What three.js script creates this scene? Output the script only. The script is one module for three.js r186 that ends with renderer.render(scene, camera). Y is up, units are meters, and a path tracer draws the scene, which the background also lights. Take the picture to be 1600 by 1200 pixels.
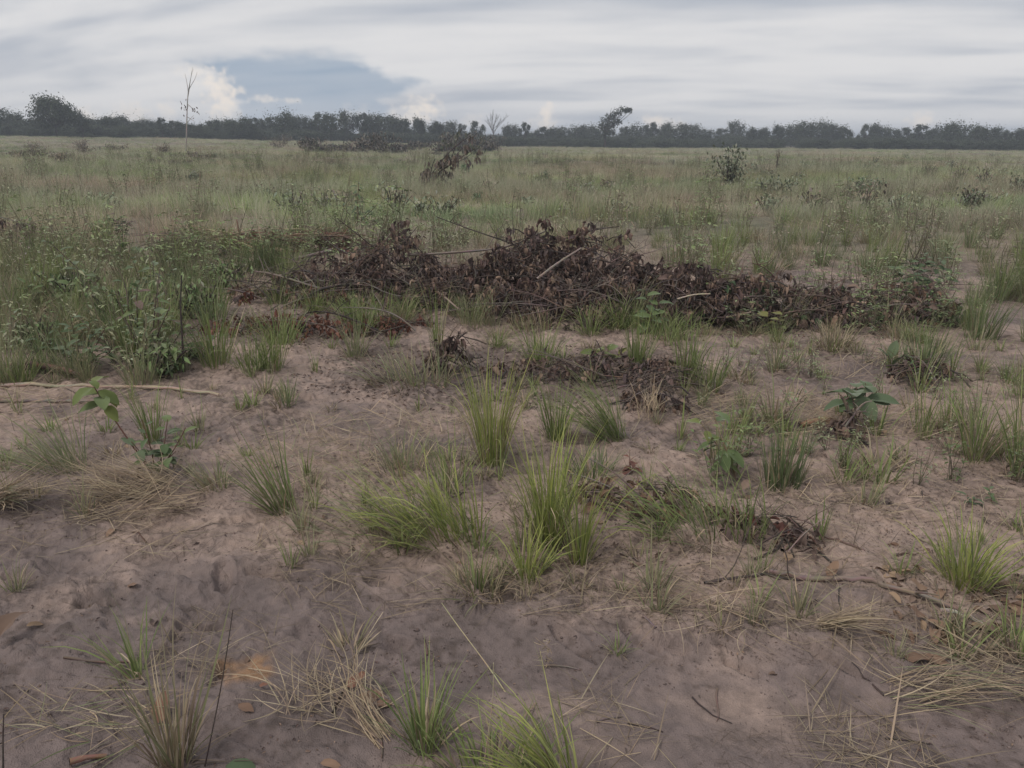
import * as THREE from 'three';
import { mergeGeometries } from 'three/addons/utils/BufferGeometryUtils.js';

// ------------------------------------------------------------------ random numbers and noise
function rng(seed) { let a = seed >>> 0; return () => { a = (a + 0x6D2B79F5) | 0; let t = Math.imul(a ^ (a >>> 15), 1 | a); t = (t + Math.imul(t ^ (t >>> 7), 61 | t)) ^ t; return ((t ^ (t >>> 14)) >>> 0) / 4294967296; }; }
const R0 = rng(11);
const PERM = new Uint8Array(512), GX = new Float32Array(256), GY = new Float32Array(256);
{ const p = [...Array(256).keys()]; for (let i = 255; i > 0; i--) { const j = (R0() * (i + 1)) | 0; [p[i], p[j]] = [p[j], p[i]]; }
  for (let i = 0; i < 512; i++) PERM[i] = p[i & 255];
  for (let i = 0; i < 256; i++) { const a = R0() * Math.PI * 2; GX[i] = Math.cos(a); GY[i] = Math.sin(a); } }
function noise(x, y) {
  const xi = Math.floor(x), yi = Math.floor(y), fx = x - xi, fy = y - yi, X = xi & 255, Y = yi & 255;
  const u = fx * fx * fx * (fx * (fx * 6 - 15) + 10), v = fy * fy * fy * (fy * (fy * 6 - 15) + 10);
  const a = PERM[PERM[X] + Y], b = PERM[PERM[X + 1] + Y], c = PERM[PERM[X] + Y + 1], d = PERM[PERM[X + 1] + Y + 1];
  const n0 = GX[a] * fx + GY[a] * fy, n1 = GX[b] * (fx - 1) + GY[b] * fy, n2 = GX[c] * fx + GY[c] * (fy - 1), n3 = GX[d] * (fx - 1) + GY[d] * (fy - 1);
  return 1.5 * (n0 + u * (n1 - n0) + v * (n2 + u * (n3 - n2) - n0 - u * (n1 - n0)));
}
function fbm(x, y, o = 4) { let s = 0, a = 0.55, f = 1; for (let i = 0; i < o; i++) { s += a * noise(x * f + i * 17.3, y * f - i * 9.1); a *= 0.5; f *= 2.03; } return s; }
const sst = (a, b, x) => { const t = Math.min(1, Math.max(0, (x - a) / (b - a))); return t * t * (3 - 2 * t); };
const lerp = (a, b, t) => a + (b - a) * t;
const mix3 = (a, b, t) => [lerp(a[0], b[0], t), lerp(a[1], b[1], t), lerp(a[2], b[2], t)];
const V = (x, y, z) => new THREE.Vector3(x, y, z);

// ------------------------------------------------------------------ camera
const scene = new THREE.Scene();
const F = 1203;                                     // focal length in pixels of the 1600 x 1200 photograph
const camera = new THREE.PerspectiveCamera(2 * Math.atan(600 / F) * 180 / Math.PI, 4 / 3, 0.05, 4000);
camera.position.set(0, 1.5, 0);
camera.rotation.order = 'YXZ';
camera.rotation.set(-17.6 * Math.PI / 180, 0, 0.22 * Math.PI / 180);
camera.updateMatrixWorld(true);
const rayDir = (px, py) => V((px - 800) / F, (600 - py) / F, -1).applyQuaternion(camera.quaternion).normalize();

// ------------------------------------------------------------------ sky: high overcast with streaks, a clearer gap low over the trees, small sunlit cumulus
const azel = (px, py) => { const d = rayDir(px, py); return [Math.atan2(d.x, -d.z) * 57.2958, Math.asin(d.y) * 57.2958]; };
const SKYW = 4096, SKYH = 2048;
function buildSky() {
  const data = new Float32Array(SKYW * SKYH * 4);
  const gap = [[290, 98], [330, 93], [400, 88], [500, 86], [555, 92], [582, 106], [600, 118], [670, 127], [622, 146], [590, 158], [606, 168], [600, 186], [560, 215], [372, 215], [366, 182], [376, 160], [352, 138], [328, 112]].map(p => azel(...p));
  const puffs = [[344, 142, 20, 28, .75], [352, 172, 20, 20, .5], [308, 112, 28, 9, .35], [205, 180, 26, 16, .5], [134, 185, 16, 14, .5], [262, 175, 12, 14, .35], [662, 170, 26, 16, .8], [640, 184, 26, 14, .55], [855, 180, 12, 17, .8], [850, 194, 22, 8, .5],
    [1022, 190, 16, 10, .7], [1052, 194, 20, 8, .55], [1440, 190, 16, 11, .65], [412, 154, 20, 5, .5], [455, 157, 18, 4, .45], [374, 140, 10, 6, .5], [740, 190, 20, 12, .3], [560, 190, 30, 20, .25]].map(([x, y, w, h, s]) => { const c = azel(x, y); return [c[0], c[1], w / 17, h / 17, Math.min(1, s * 1.35)]; });
  const inside = (x, y) => { let s = false, best = 1e9; for (let i = 0, j = gap.length - 1; i < gap.length; j = i++) { const [x1, y1] = gap[i], [x2, y2] = gap[j]; if ((y1 > y) !== (y2 > y) && x < (x2 - x1) * (y - y1) / (y2 - y1) + x1) s = !s;
    const dx = x2 - x1, dy = y2 - y1, t = Math.min(1, Math.max(0, ((x - x1) * dx + (y - y1) * dy) / (dx * dx + dy * dy))); best = Math.min(best, Math.hypot(x - x1 - t * dx, y - y1 - t * dy)); } return s ? best : -best; };
  const GREY = [0.39, 0.42, 0.475], WHITE = [0.655, 0.65, 0.655], BLUE = [0.32, 0.385, 0.47], CREAM = [0.82, 0.74, 0.66], HAZE = [0.47, 0.51, 0.575];
  const put = (k, c) => { data[k] = c[0]; data[k + 1] = c[1]; data[k + 2] = c[2]; data[k + 3] = 1; };
  for (let j = 0; j < SKYH; j++) {
    const el = ((j + 0.5) / SKYH - 0.5) * Math.PI, ed = el * 57.2958;
    if (ed < -0.5) { for (let i = 0; i < SKYW; i++) put((j * SKYW + i) * 4, [0.2, 0.18, 0.15]); continue; }
    const s = 1 / (Math.max(0, Math.sin(el)) + 0.15), ce = Math.cos(el), stepc = ed > 60 ? 4 : ed > 25 ? 2 : 1;
    for (let i = 0; i < SKYW; i += stepc) {
      const th = ((i + 0.5 * stepc) / SKYW - 0.5) * Math.PI * 2, dx = Math.cos(th) * ce, dz = Math.sin(th) * ce;
      let ad = Math.atan2(dx, -dz) * 57.2958;
      const X = dx * s, Z = -dz * s + 0.22 * X;
      const w = fbm(X * 0.3 + 5, Z * 0.5, 3);
      const broad = fbm(X * 0.22 + 3.1, Z * 0.55 + 2.2 + w * 0.4, 3), streak = fbm(X * 0.75 + w * 0.7 + 40, Z * 1.7 + w * 0.8, 5), fine = fbm(X * 1.7 + 9 + w * 2, Z * 4.2 + w * 1.5, 3);
      let m = 0.74 + broad * 0.9 + streak * 1.0 + fine * 0.3 + 0.16 * fbm(X * 3.3 + 2, Z * 7 + w * 2, 3);
      m = sst(-0.15, 1.25, m);
      let c = mix3(GREY, WHITE, m);
      c = mix3(c, HAZE, 0.5 * sst(2.0, 0.1, ed));
      if (ed < 9 && ad > -32 && ad < 34) {
        const wx = ad + 0.8 * fbm(ad * 0.6, ed * 1.6, 5), wy = ed + 0.4 * fbm(ad * 0.7 + 31, ed * 1.6, 5);
        const sd = inside(wx, wy);
        if (sd > -1.2) { const soft = sst(4.6, 6.0, ed); c = mix3(c, mix3(BLUE, HAZE, 0.45 * sst(3.2, 0.6, ed)), sst(lerp(-0.3, -0.8, soft), lerp(0.4, 0.7, soft), sd) * lerp(0.78, 0.97, sst(1.5, 4.0, ed)) * (0.95 + 0.25 * fine)); }
        const lump = fbm(ad * 1.6 + 7, ed * 1.9, 5), lump2 = fbm(ad * 3.1 + 3, ed * 3.3 + 8, 4);
        for (const [pa, pe, pw, ph, ps] of puffs) {
          const qx = (ad - pa) / pw, qy = (ed - pe) / ph; if (Math.abs(qx) > 2 || Math.abs(qy) > 2) continue;
          const dd = 1 - Math.sqrt(qx * qx + qy * qy) + lump * 0.75 + lump2 * 0.25;
          c = mix3(c, CREAM, Math.min(1, 0.85 * ps * sst(-0.1, 0.8, dd) * (0.85 + 0.4 * lump2)));
        }
      }
      for (let q = 0; q < stepc; q++) put((j * SKYW + i + q) * 4, c);
    }
  }
  const t = new THREE.DataTexture(data, SKYW, SKYH, THREE.RGBAFormat, THREE.FloatType);
  t.mapping = THREE.EquirectangularReflectionMapping; t.magFilter = THREE.LinearFilter; t.minFilter = THREE.LinearFilter; t.needsUpdate = true;
  return t;
}
scene.background = buildSky();
scene.environment = scene.background;

// ------------------------------------------------------------------ sun behind thin overcast: weak and very soft
const sun = new THREE.DirectionalLight(new THREE.Color(1.0, 0.93, 0.84), 1.5);
sun.position.set(-40, 62, 18); sun.target.position.set(0, 0, -8);
sun.castShadow = true; sun.shadow.radius = 28; sun.shadow.mapSize.set(2048, 2048);
Object.assign(sun.shadow.camera, { left: -40, right: 40, top: 40, bottom: -40, near: 1, far: 200 });
scene.add(sun, sun.target);
scene.fog = new THREE.FogExp2(0xc0c8d4, 0.0013);
const renderer = new THREE.WebGLRenderer({ antialias: true });
renderer.toneMapping = THREE.LinearToneMapping; renderer.toneMappingExposure = 1.17;
renderer.shadowMap.enabled = true;
renderer.setSize(1024, 768);

// ------------------------------------------------------------------ naming
const taken = {};
function numbered(n) { const k = taken[n] = (taken[n] ?? -1) + 1; return k ? `${n}_${String(k).padStart(3, '0')}` : n; }
function tag(o, label, category, group) { o.userData.label = label; o.userData.category = category; if (group) o.userData.group = group; return o; }
function thing(name, label, category, p, group) { const g = new THREE.Group(); g.name = numbered(name); if (p) g.position.copy(p); scene.add(g); return tag(g, label, category, group); }
function part(name, geo, mat, parent) { const m = new THREE.Mesh(geo, mat); m.name = name; m.castShadow = m.receiveShadow = true; parent.add(m); return m; }
function single(name, geo, mat, label, category, p, group) { const m = new THREE.Mesh(geo, mat); m.name = numbered(name); m.castShadow = m.receiveShadow = true; if (p) m.position.copy(p); scene.add(m); return tag(m, label, category, group); }
function copyOf(o, p, turn, s, label, group) { const c = o.clone(); c.name = numbered(o.name.replace(/_\d{3}$/, '')); c.userData = { ...o.userData }; c.position.copy(p); c.rotation.y = turn; c.scale.setScalar(s); if (label) c.userData.label = label; if (group) c.userData.group = group; scene.add(c); return c; }
function stuff(name, geo, mat, list, label, category, parent) {   // list: [matrix, colour]
  const m = new THREE.InstancedMesh(geo, mat, list.length), c = new THREE.Color();
  list.forEach(([M, col], i) => { m.setMatrixAt(i, M); m.setColorAt(i, c.setRGB(...col)); });
  m.castShadow = m.receiveShadow = true; m.userData.kind = 'stuff';
  if (parent) { m.name = name; parent.add(m); } else { m.name = numbered(name); m.userData.label = label; m.userData.category = category; scene.add(m); }
  return m;
}
const _e = new THREE.Euler(), _q = new THREE.Quaternion();
const mat4 = (x, y, z, rx, ry, rz, s, sy = s, sz = s) => new THREE.Matrix4().compose(V(x, y, z), _q.setFromEuler(_e.set(rx, ry, rz, 'YXZ')), V(s, sy, sz)).clone();

// ------------------------------------------------------------------ terrain
// the worn vehicle track crosses in front of the camera, from far side of the straw heap to the near corner
const trackDist = (x, z) => (z + 2.15 - 0.30 * x + 0.05 * Math.sin(x * 2));          // >0: on the camera's side
const DENTS = [];
function coarse(x, z) {
  const d = Math.hypot(x, z);
  let h = 0.05 * fbm(x * 0.35 + 3, z * 0.35 + 8, 2) * sst(1, 6, d) + 0.22 * noise(x * 0.055 + 9, z * 0.06) * sst(9, 30, d);
  h += 1.5 * sst(35, 150, -z) * sst(15, -95, x) + 0.25 * sst(12, 40, -z) * sst(2, -22, x);
  h += 0.7 * fbm(x * 0.006 + 1, z * 0.006, 2) * sst(150, 500, d);
  return h;
}
const CAMY0 = coarse(0, -0.01);
function fineH(x, z) {
  const d = Math.hypot(x, z), k = sst(16, 8, d); if (k <= 0) return 0;
  const tr = trackDist(x, z), onTrack = sst(-0.12, 0.15, tr) * sst(1.35, 1.05, tr);
  const rough = lerp(1.05, 0.24, onTrack * sst(-1.3, 0.2, x + 0.3 * noise(x * 2, z * 2)));
  const wx = x + 0.10 * noise(x * 2.1 + 4, z * 2.1), wz = z + 0.10 * noise(x * 2.1, z * 2.1 + 9);
  let h = 0.026 * fbm(wx * 1.9 + 7, wz * 2.3, 3);
  const c1 = fbm(wx * 2.6 + 20, wz * 3.9 + 4, 4), c2 = fbm(wx * 5.3 + 50, wz * 7.0 + 14, 4);
  h += rough * (0.013 * sst(-0.02, 0.05, c1) + 0.010 * sst(0.10, 0.15, c2));
  const c3 = fbm(wx * 11 + 5, wz * 14 + 24, 4), c4 = fbm(x * 23 + 15, z * 29 + 4, 3);
  h += rough * (0.0045 * sst(0.10, 0.15, c3) + 0.002 * sst(0.12, 0.2, c4));
  h += rough * (0.007 * fbm(x * 9, z * 9, 3) + 0.004 * Math.abs(noise(x * 21 + 3, z * 21)) + 0.0035 * noise(x * 47, z * 47));
  // the track is pressed down, with a low shoulder pushed up along its far edge
  h += -0.020 * onTrack + 0.022 * Math.exp(-((tr + 0.10) ** 2) / 0.008) * (0.6 + 0.8 * noise(x * 3, 4.4));
  h += (-0.016 * Math.exp(-(((tr - 0.22) / 0.10) ** 2)) + 0.012 * Math.exp(-(((tr - 0.42) / 0.06) ** 2)) - 0.016 * Math.exp(-(((tr - 0.72) / 0.13) ** 2)) + 0.012 * Math.exp(-(((tr - 0.95) / 0.06) ** 2))) * (0.7 + 0.6 * noise(x * 1.7, z * 1.7));
  h += 0.005 * onTrack * noise((x * 0.29 + z) * 17, x * 1.3);
  for (const t of DENTS) { const ax = x - t.x, az = z - t.z; if (ax * ax + az * az > 0.09) continue; const u = (ax * t.c + az * t.s) / t.l, v = (-ax * t.s + az * t.c) / t.w, q = Math.sqrt(u * u + v * v) + 0.15 * noise(x * 25, z * 25); h += -t.d * sst(1.05, 0.7, q) + t.d * 0.45 * Math.exp(-((q - 1.2) ** 2) / 0.03); }
  return h * k;
}
const heightAt = (x, z) => coarse(x, z) - CAMY0 + fineH(x, z);
const lowAt = (x, z) => coarse(x, z) - CAMY0;
function gp(px, py) {                                     // where the ray through a photo pixel meets the ground
  const d = rayDir(px, py); let t = 1.5 / Math.max(1e-4, -d.y);
  for (let i = 0; i < 12; i++) { const p = d.clone().multiplyScalar(t); t = lerp(t, (1.5 - lowAt(p.x, p.z)) / Math.max(1e-4, -d.y), 0.8); }
  const x = d.x * t, z = d.z * t; return V(x, heightAt(x, z), z);
}
const atZ = (px, py, z) => { const d = rayDir(px, py); return V(d.x * z / d.z, 1.5 + d.y * z / d.z, z); };
{ const r = rng(77);
  const dent = (p, l, w, d, a) => DENTS.push({ x: p.x, z: p.z, l, w, d, c: Math.cos(a), s: Math.sin(a) });
  for (const [x, y, l, w, d, a] of [[350, 905, .085, .035, .022, 1.2], [322, 975, .10, .03, .025, .1], [275, 990, .07, .02, .02, 1.3], [165, 937, .055, .03, .022, .2], [450, 905, .14, .025, .022, .1], [600, 912, .08, .05, .022, .5], [620, 1000, .05, .04, .02, 0], [1000, 1000, .08, .035, .02, .8], [1290, 1035, .13, .022, .02, .7], [1160, 1040, .06, .02, .018, .6], [1050, 1010, .05, .03, .02, .4], [890, 1000, .10, .03, .016, .9], [500, 985, .10, .05, .02, .2], [250, 850, .1, .03, .02, .1], [1160, 930, .07, .03, .02, .1], [30, 900, .07, .04, .02, .3]])
    dent(gp(x, y), l, w, d, a);
  for (let i = 0; i < 22; i++) { const z = -1.4 - 5.6 * Math.pow(r(), 1.2), x = (r() * 2 - 1) * 0.78 * -z; dent(V(x, 0, z), 0.035 + 0.06 * r(), 0.02 + 0.03 * r(), 0.010 + 0.014 * r(), r() * 3.2); }
}
const PILES = [[620, 470], [850, 480], [1060, 500], [1250, 500], [430, 515], [930, 590], [700, 580]].map(p => { const d = rayDir(...p), t = 1.5 / -d.y; return [d.x * t, d.z * t]; });
const OR = (() => { const d = rayDir(388, 1036), t = 1.5 / -d.y; return [d.x * t, d.z * t]; })();
function soilColor(x, z) {
  const d = Math.hypot(x, z), tr = trackDist(x, z);
  const n1 = fbm(x * 0.8 + 12, z * 0.9 + 3, 4), n2 = fbm(x * 3.1, z * 4.2 + 30, 4), n3 = fbm(x * 13 + 6, z * 15, 3);
  let damp = 0.30 + 1.0 * n1 + 0.55 * n2 + 0.3 * n3 + 0.6 * sst(-0.45, 0.15, tr);
  let c = mix3([0.365, 0.278, 0.236], [0.172, 0.136, 0.130], sst(-0.05, 1.0, damp));
  // scraps of rotted leaf and humus worked into the sand
  const spk = fbm(x * 24, z * 30, 3), hum = fbm(x * 1.6 + 70, z * 2.1, 4);
  let near = 0; for (const [px, pz] of PILES) near = Math.max(near, 1 - Math.hypot(x - px, (z - pz) * 1.4) / 1.15);
  const litter = sst(0.12, 0.3, spk * 0.7 + hum * 0.55 + 0.35 * sst(0, 0.6, near) - 0.06 + 0.12 * sst(-2.8, -5, z));
  c = mix3(c, [0.075, 0.054, 0.046], litter * 0.6);
  const o = 1 - Math.hypot((x - OR[0]) / 0.115, (z - OR[1]) / 0.075) + 0.8 * fbm(x * 14, z * 18, 4);
  c = mix3(c, [0.37, 0.215, 0.11], 0.8 * sst(0.0, 0.8, o) * sst(-0.35, 0.1, n3 + 0.25));
  // thatch of dead grass over the far field
  const th = sst(8, 15, d + 3.5 * fbm(x * 0.3, z * 0.3 + 6, 3));
  const tc = mix3(mix3([0.215, 0.18, 0.13], [0.135, 0.135, 0.085], sst(-0.3, 0.4, fbm(x * 0.12 + 5, z * 0.22, 4))), [0.30, 0.225, 0.18], sst(0.18, 0.42, fbm(x * 0.17 + 50, z * 0.3 + 7, 3)) * 0.6);
  return mix3(c, tc, th * 0.9);
}
{ // graded grid: fine cells round the camera, coarse ones far away
  const zs = [], xs = []; let z = 1.6; while (z > -1900) { zs.push(z); const d = Math.max(1, -z); z -= z > -1.1 ? 0.06 : d < 7 ? 0.0095 * Math.max(1, d / 2.2) : d < 16 ? 0.027 * (d / 7) ** 1.4 : d * (d < 60 ? 0.012 : 0.03); }
  let x = 0; const half = []; while (x < 1900) { half.push(x); x += x < 2.0 ? 0.011 : x < 5.5 ? 0.0105 * x : x < 12 ? 0.02 * x : 0.07 * x; }
  for (let i = half.length - 1; i > 0; i--) xs.push(-half[i]); xs.push(...half);
  const nx = xs.length, nz = zs.length, pos = new Float32Array(nx * nz * 3), col = new Float32Array(nx * nz * 3), uv = new Float32Array(nx * nz * 2), idx = new Uint32Array((nx - 1) * (nz - 1) * 6);
  for (let j = 0, k = 0; j < nz; j++) for (let i = 0; i < nx; i++, k++) {
    const X = xs[i], Z = zs[j]; pos[k * 3] = X; pos[k * 3 + 1] = heightAt(X, Z); pos[k * 3 + 2] = Z; uv[k * 2] = X / 3.7; uv[k * 2 + 1] = Z / 3.7;
    const c = soilColor(X, Z); col[k * 3] = c[0]; col[k * 3 + 1] = c[1]; col[k * 3 + 2] = c[2];
  }
  let q = 0; for (let j = 0; j < nz - 1; j++) for (let i = 0; i < nx - 1; i++) { const a = j * nx + i; idx[q++] = a; idx[q++] = a + 1; idx[q++] = a + nx; idx[q++] = a + 1; idx[q++] = a + nx + 1; idx[q++] = a + nx; }
  const g = new THREE.BufferGeometry(); g.setAttribute('position', new THREE.BufferAttribute(pos, 3)); g.setAttribute('color', new THREE.BufferAttribute(col, 3)); g.setAttribute('uv', new THREE.BufferAttribute(uv, 2)); g.setIndex(new THREE.BufferAttribute(idx, 1)); g.computeVertexNormals();
  const N = 2048, ad = new Uint8Array(N * N * 4), bd = new Uint8Array(N * N * 4), r = rng(5);
  const per = (x, y, f, o) => { let s = 0, a = 0.55; for (let k = 0; k < o; k++) { const P = f; const X = x * P, Y = y * P, xi = Math.floor(X), yi = Math.floor(Y), fx = X - xi, fy = Y - yi, u = fx * fx * (3 - 2 * fx), v = fy * fy * (3 - 2 * fy), hh = (i, j) => PERM[PERM[(i % P) & 255] + ((j % P) & 255)] / 127.5 - 1; s += a * lerp(lerp(hh(xi, yi), hh(xi + 1, yi), u), lerp(hh(xi, yi + 1), hh(xi + 1, yi + 1), u), v); f *= 2; a *= 0.55; } return s; };
  for (let j = 0; j < N; j++) for (let i = 0; i < N; i++) { const k = (j * N + i) * 4, a = per(i / N, j / N, 32, 4), b = per(i / N, j / N, 128, 2), gr = r() - 0.5, sp = per(i / N + 0.31, j / N + 0.7, 256, 2) > 0.66 ? 0.72 : 1;
    const v = Math.max(0.3, Math.min(1, (0.91 + 0.10 * a + 0.09 * b + 0.12 * gr) * sp)); ad[k] = 255 * v; ad[k + 1] = 252 * v; ad[k + 2] = 250 * v; ad[k + 3] = 255;
    const hgt = 128 + 70 * a + 34 * b + 34 * gr; bd[k] = bd[k + 1] = bd[k + 2] = Math.max(0, Math.min(255, hgt)); bd[k + 3] = 255; }
  const tex = (d, srgb) => { const t = new THREE.DataTexture(d, N, N); t.wrapS = t.wrapT = THREE.RepeatWrapping; t.magFilter = THREE.LinearFilter; t.minFilter = THREE.LinearMipmapLinearFilter; t.generateMipmaps = true; if (srgb) t.colorSpace = THREE.SRGBColorSpace; t.needsUpdate = true; return t; };
  const mat = new THREE.MeshStandardMaterial({ vertexColors: true, map: tex(ad, true), bumpMap: tex(bd), bumpScale: 0.02, roughness: 0.82 }); mat.name = 'damp_sand';
  const m = new THREE.Mesh(g, mat); m.name = 'ground'; m.receiveShadow = m.castShadow = true; m.userData.kind = 'structure'; m.userData.label = 'damp pinkish sandy ground with pressed track and hoof marks'; scene.add(m);
  console.log('ground', nx, nz, nx * nz * 2);
}

// ------------------------------------------------------------------ geometry collectors
class Buf {
  constructor() { this.p = []; this.n = []; this.c = []; this.i = []; }
  get size() { return this.i.length; }
  v(p, n, c) { this.p.push(p.x, p.y, p.z); this.n.push(n.x, n.y, n.z); this.c.push(c[0], c[1], c[2]); return this.p.length / 3 - 1; }
  geo() { const g = new THREE.BufferGeometry(); g.setAttribute('position', new THREE.Float32BufferAttribute(this.p, 3)); g.setAttribute('normal', new THREE.Float32BufferAttribute(this.n, 3)); g.setAttribute('color', new THREE.Float32BufferAttribute(this.c, 3)); g.setIndex(this.i); return g; }
  blade(o, az, lean, bend, len, w, c, segs = 5, twist = 0, roll = 0, sweep = 0) {   // a ribbon that leaves o with that lean and bends over
    const p = o.clone(); let prev = -1;
    for (let k = 0; k <= segs; k++) {
      const t = k / segs, a = lean + bend * t * t, ca = Math.cos(az + sweep * t), sa = Math.sin(az + sweep * t), sd = V(-sa, 0, ca), d = V(Math.sin(a) * ca, Math.cos(a), Math.sin(a) * sa);
      const side = sd.clone().applyAxisAngle(d, roll + twist * t), nn = side.clone().cross(d).normalize(), ww = w * 0.5 * (t < 0.12 ? 0.75 + 2 * t : 1 - Math.pow((t - 0.12) / 0.88, 2.2)) + 0.0002;
      const a0 = this.v(p.clone().addScaledVector(side, -ww), nn, c); this.v(p.clone().addScaledVector(side, ww), nn, c);
      if (prev >= 0) this.i.push(prev, prev + 1, a0, prev + 1, a0 + 1, a0);
      prev = a0; p.addScaledVector(d, len / segs);
    }
  }
  tube(pts, r0, r1, c, rad = 6, knob = 0.12, rr = Math.random, cap = true) {
    const n = pts.length, rings = [], st = []; for (let q = 0; q < rad; q++) st.push(0.72 + 0.56 * rr()); let up = V(0.3, 1, 0.2);
    for (let k = 0; k < n; k++) {
      const d = pts[Math.min(n - 1, k + 1)].clone().sub(pts[Math.max(0, k - 1)]).normalize(), s = up.clone().cross(d).normalize(), u = d.clone().cross(s).normalize(); up = u;
      const r = lerp(r0, r1, k / (n - 1)) * (1 + knob * (rr() - 0.5) * 2); let first = -1;
      for (let q = 0; q < rad; q++) { const a = q / rad * Math.PI * 2, nn = s.clone().multiplyScalar(Math.cos(a)).addScaledVector(u, Math.sin(a)), v = this.v(pts[k].clone().addScaledVector(nn, r * (1 + knob * 0.8 * (rr() - 0.5))), nn, c.map(x => x * (0.35 * rr() + 0.82) * st[q])); if (first < 0) first = v; }
      rings.push(first);
    }
    for (let k = 0; k < n - 1; k++) for (let q = 0; q < rad; q++) { const a = rings[k] + q, b = rings[k] + (q + 1) % rad, a2 = rings[k + 1] + q, b2 = rings[k + 1] + (q + 1) % rad; this.i.push(a, b, a2, b, b2, a2); }
    if (cap) for (const [k, sgn] of [[0, -1], [n - 1, 1]]) { const d = pts[k].clone().sub(pts[k ? k - 1 : 1]).normalize(), base = []; for (let q = 0; q < rad; q++) { const j = (rings[k] + q) * 3; base.push(this.v(V(this.p[j], this.p[j + 1], this.p[j + 2]), d, c.map(x => x * 1.25))); } const m = this.v(pts[k], d, c.map(x => x * 1.4)); for (let q = 0; q < rad; q++) this.i.push(m, base[q], base[(q + 1) % rad]); }
  }
  leafFace(p, d, nrm, len, w, c, cup = 0.15) {            // a small folded leaf of four triangles
    const s = d.clone().cross(nrm).normalize(), m = p.clone().addScaledVector(d, len * 0.45), l = m.clone().addScaledVector(s, -w * 0.5).addScaledVector(nrm, cup * w), r = m.clone().addScaledVector(s, w * 0.5).addScaledVector(nrm, cup * w), e = p.clone().addScaledVector(d, len).addScaledVector(nrm, -cup * len * 0.6);
    const a = this.v(p, nrm, c), L = this.v(l, nrm.clone().addScaledVector(s, 0.35).normalize(), c), Rr = this.v(r, nrm.clone().addScaledVector(s, -0.35).normalize(), c), E = this.v(e, nrm, c), M = this.v(m, nrm, c);
    this.i.push(a, M, L, a, Rr, M, L, M, E, M, Rr, E);
  }
}
const curve = (a, b, n, wob, r, sag = 0) => { const out = [], L = a.distanceTo(b); const o1 = V(r() - .5, r() - .5, r() - .5).multiplyScalar(wob * L), o2 = V(r() - .5, r() - .5, r() - .5).multiplyScalar(wob * L); for (let k = 0; k <= n; k++) { const t = k / n; out.push(a.clone().lerp(b, t).addScaledVector(o1, Math.sin(t * 3.1416)).addScaledVector(o2, Math.sin(t * 6.2832) * 0.5).add(V(0, sag * 4 * t * (1 - t), 0))); } return out; };

// ------------------------------------------------------------------ materials
const physical = (name, o) => { const m = new THREE.MeshPhysicalMaterial({ side: THREE.DoubleSide, ...o }); m.name = name; return m; };
const M = {
  grass: physical('grass_blade', { vertexColors: true, roughness: 0.96, transmission: 0.34, thickness: 0, specularIntensity: 0.5 }),
  straw: physical('dry_straw', { vertexColors: true, roughness: 0.92, transmission: 0.12, thickness: 0, specularIntensity: 0.4 }),
  bark: new THREE.MeshStandardMaterial({ vertexColors: true, roughness: 0.9 }),
  crown: physical('tree_leaf', { vertexColors: true, roughness: 0.97, transmission: 0.22, thickness: 0, specularIntensity: 0.5 }),
  stuffLeaf: physical('withered_leaf', { color: 0xffffff, roughness: 0.9, transmission: 0.1, thickness: 0, specularIntensity: 0.5 }),
};
const leafMat = (name, c, tr, ro = 0.9) => physical(name, { color: new THREE.Color().setRGB(...c), roughness: ro, transmission: tr, thickness: 0, specularIntensity: 0.6 });
const DRY = [[0.112, 0.079, 0.071], [0.15, 0.107, 0.092], [0.078, 0.057, 0.055], [0.21, 0.147, 0.115], [0.125, 0.096, 0.092], [0.27, 0.19, 0.145], [0.13, 0.084, 0.075]];
const dryMats = DRY.map((c, i) => leafMat('withered_leaf_' + i, c, 0.1));
const greenMats = [[0.125, 0.175, 0.07], [0.10, 0.148, 0.068], [0.15, 0.195, 0.08], [0.13, 0.17, 0.095]].map((c, i) => leafMat('green_leaf_' + i, c, 0.3, 0.88));
const deepMats = [[0.075, 0.115, 0.058], [0.095, 0.135, 0.072], [0.065, 0.10, 0.055]].map((c, i) => leafMat('deep_green_leaf_' + i, c, 0.25, 0.85));
const limeMats = [[0.17, 0.20, 0.06], [0.21, 0.21, 0.07], [0.14, 0.18, 0.055]].map((c, i) => leafMat('yellow_green_leaf_' + i, c, 0.34, 0.9));
const paleMats = [[0.20, 0.23, 0.13], [0.25, 0.27, 0.16]].map((c, i) => leafMat('pale_leaf_' + i, c, 0.3, 0.88));
const redMats = [[0.17, 0.075, 0.055], [0.13, 0.06, 0.05], [0.21, 0.105, 0.075]].map((c, i) => leafMat('reddish_dead_leaf_' + i, c, 0.1));
const tanMats = [[0.25, 0.165, 0.115], [0.19, 0.12, 0.085], [0.30, 0.21, 0.14], [0.15, 0.10, 0.075]].map((c, i) => leafMat('tan_dead_leaf_' + i, c, 0.1));

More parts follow.
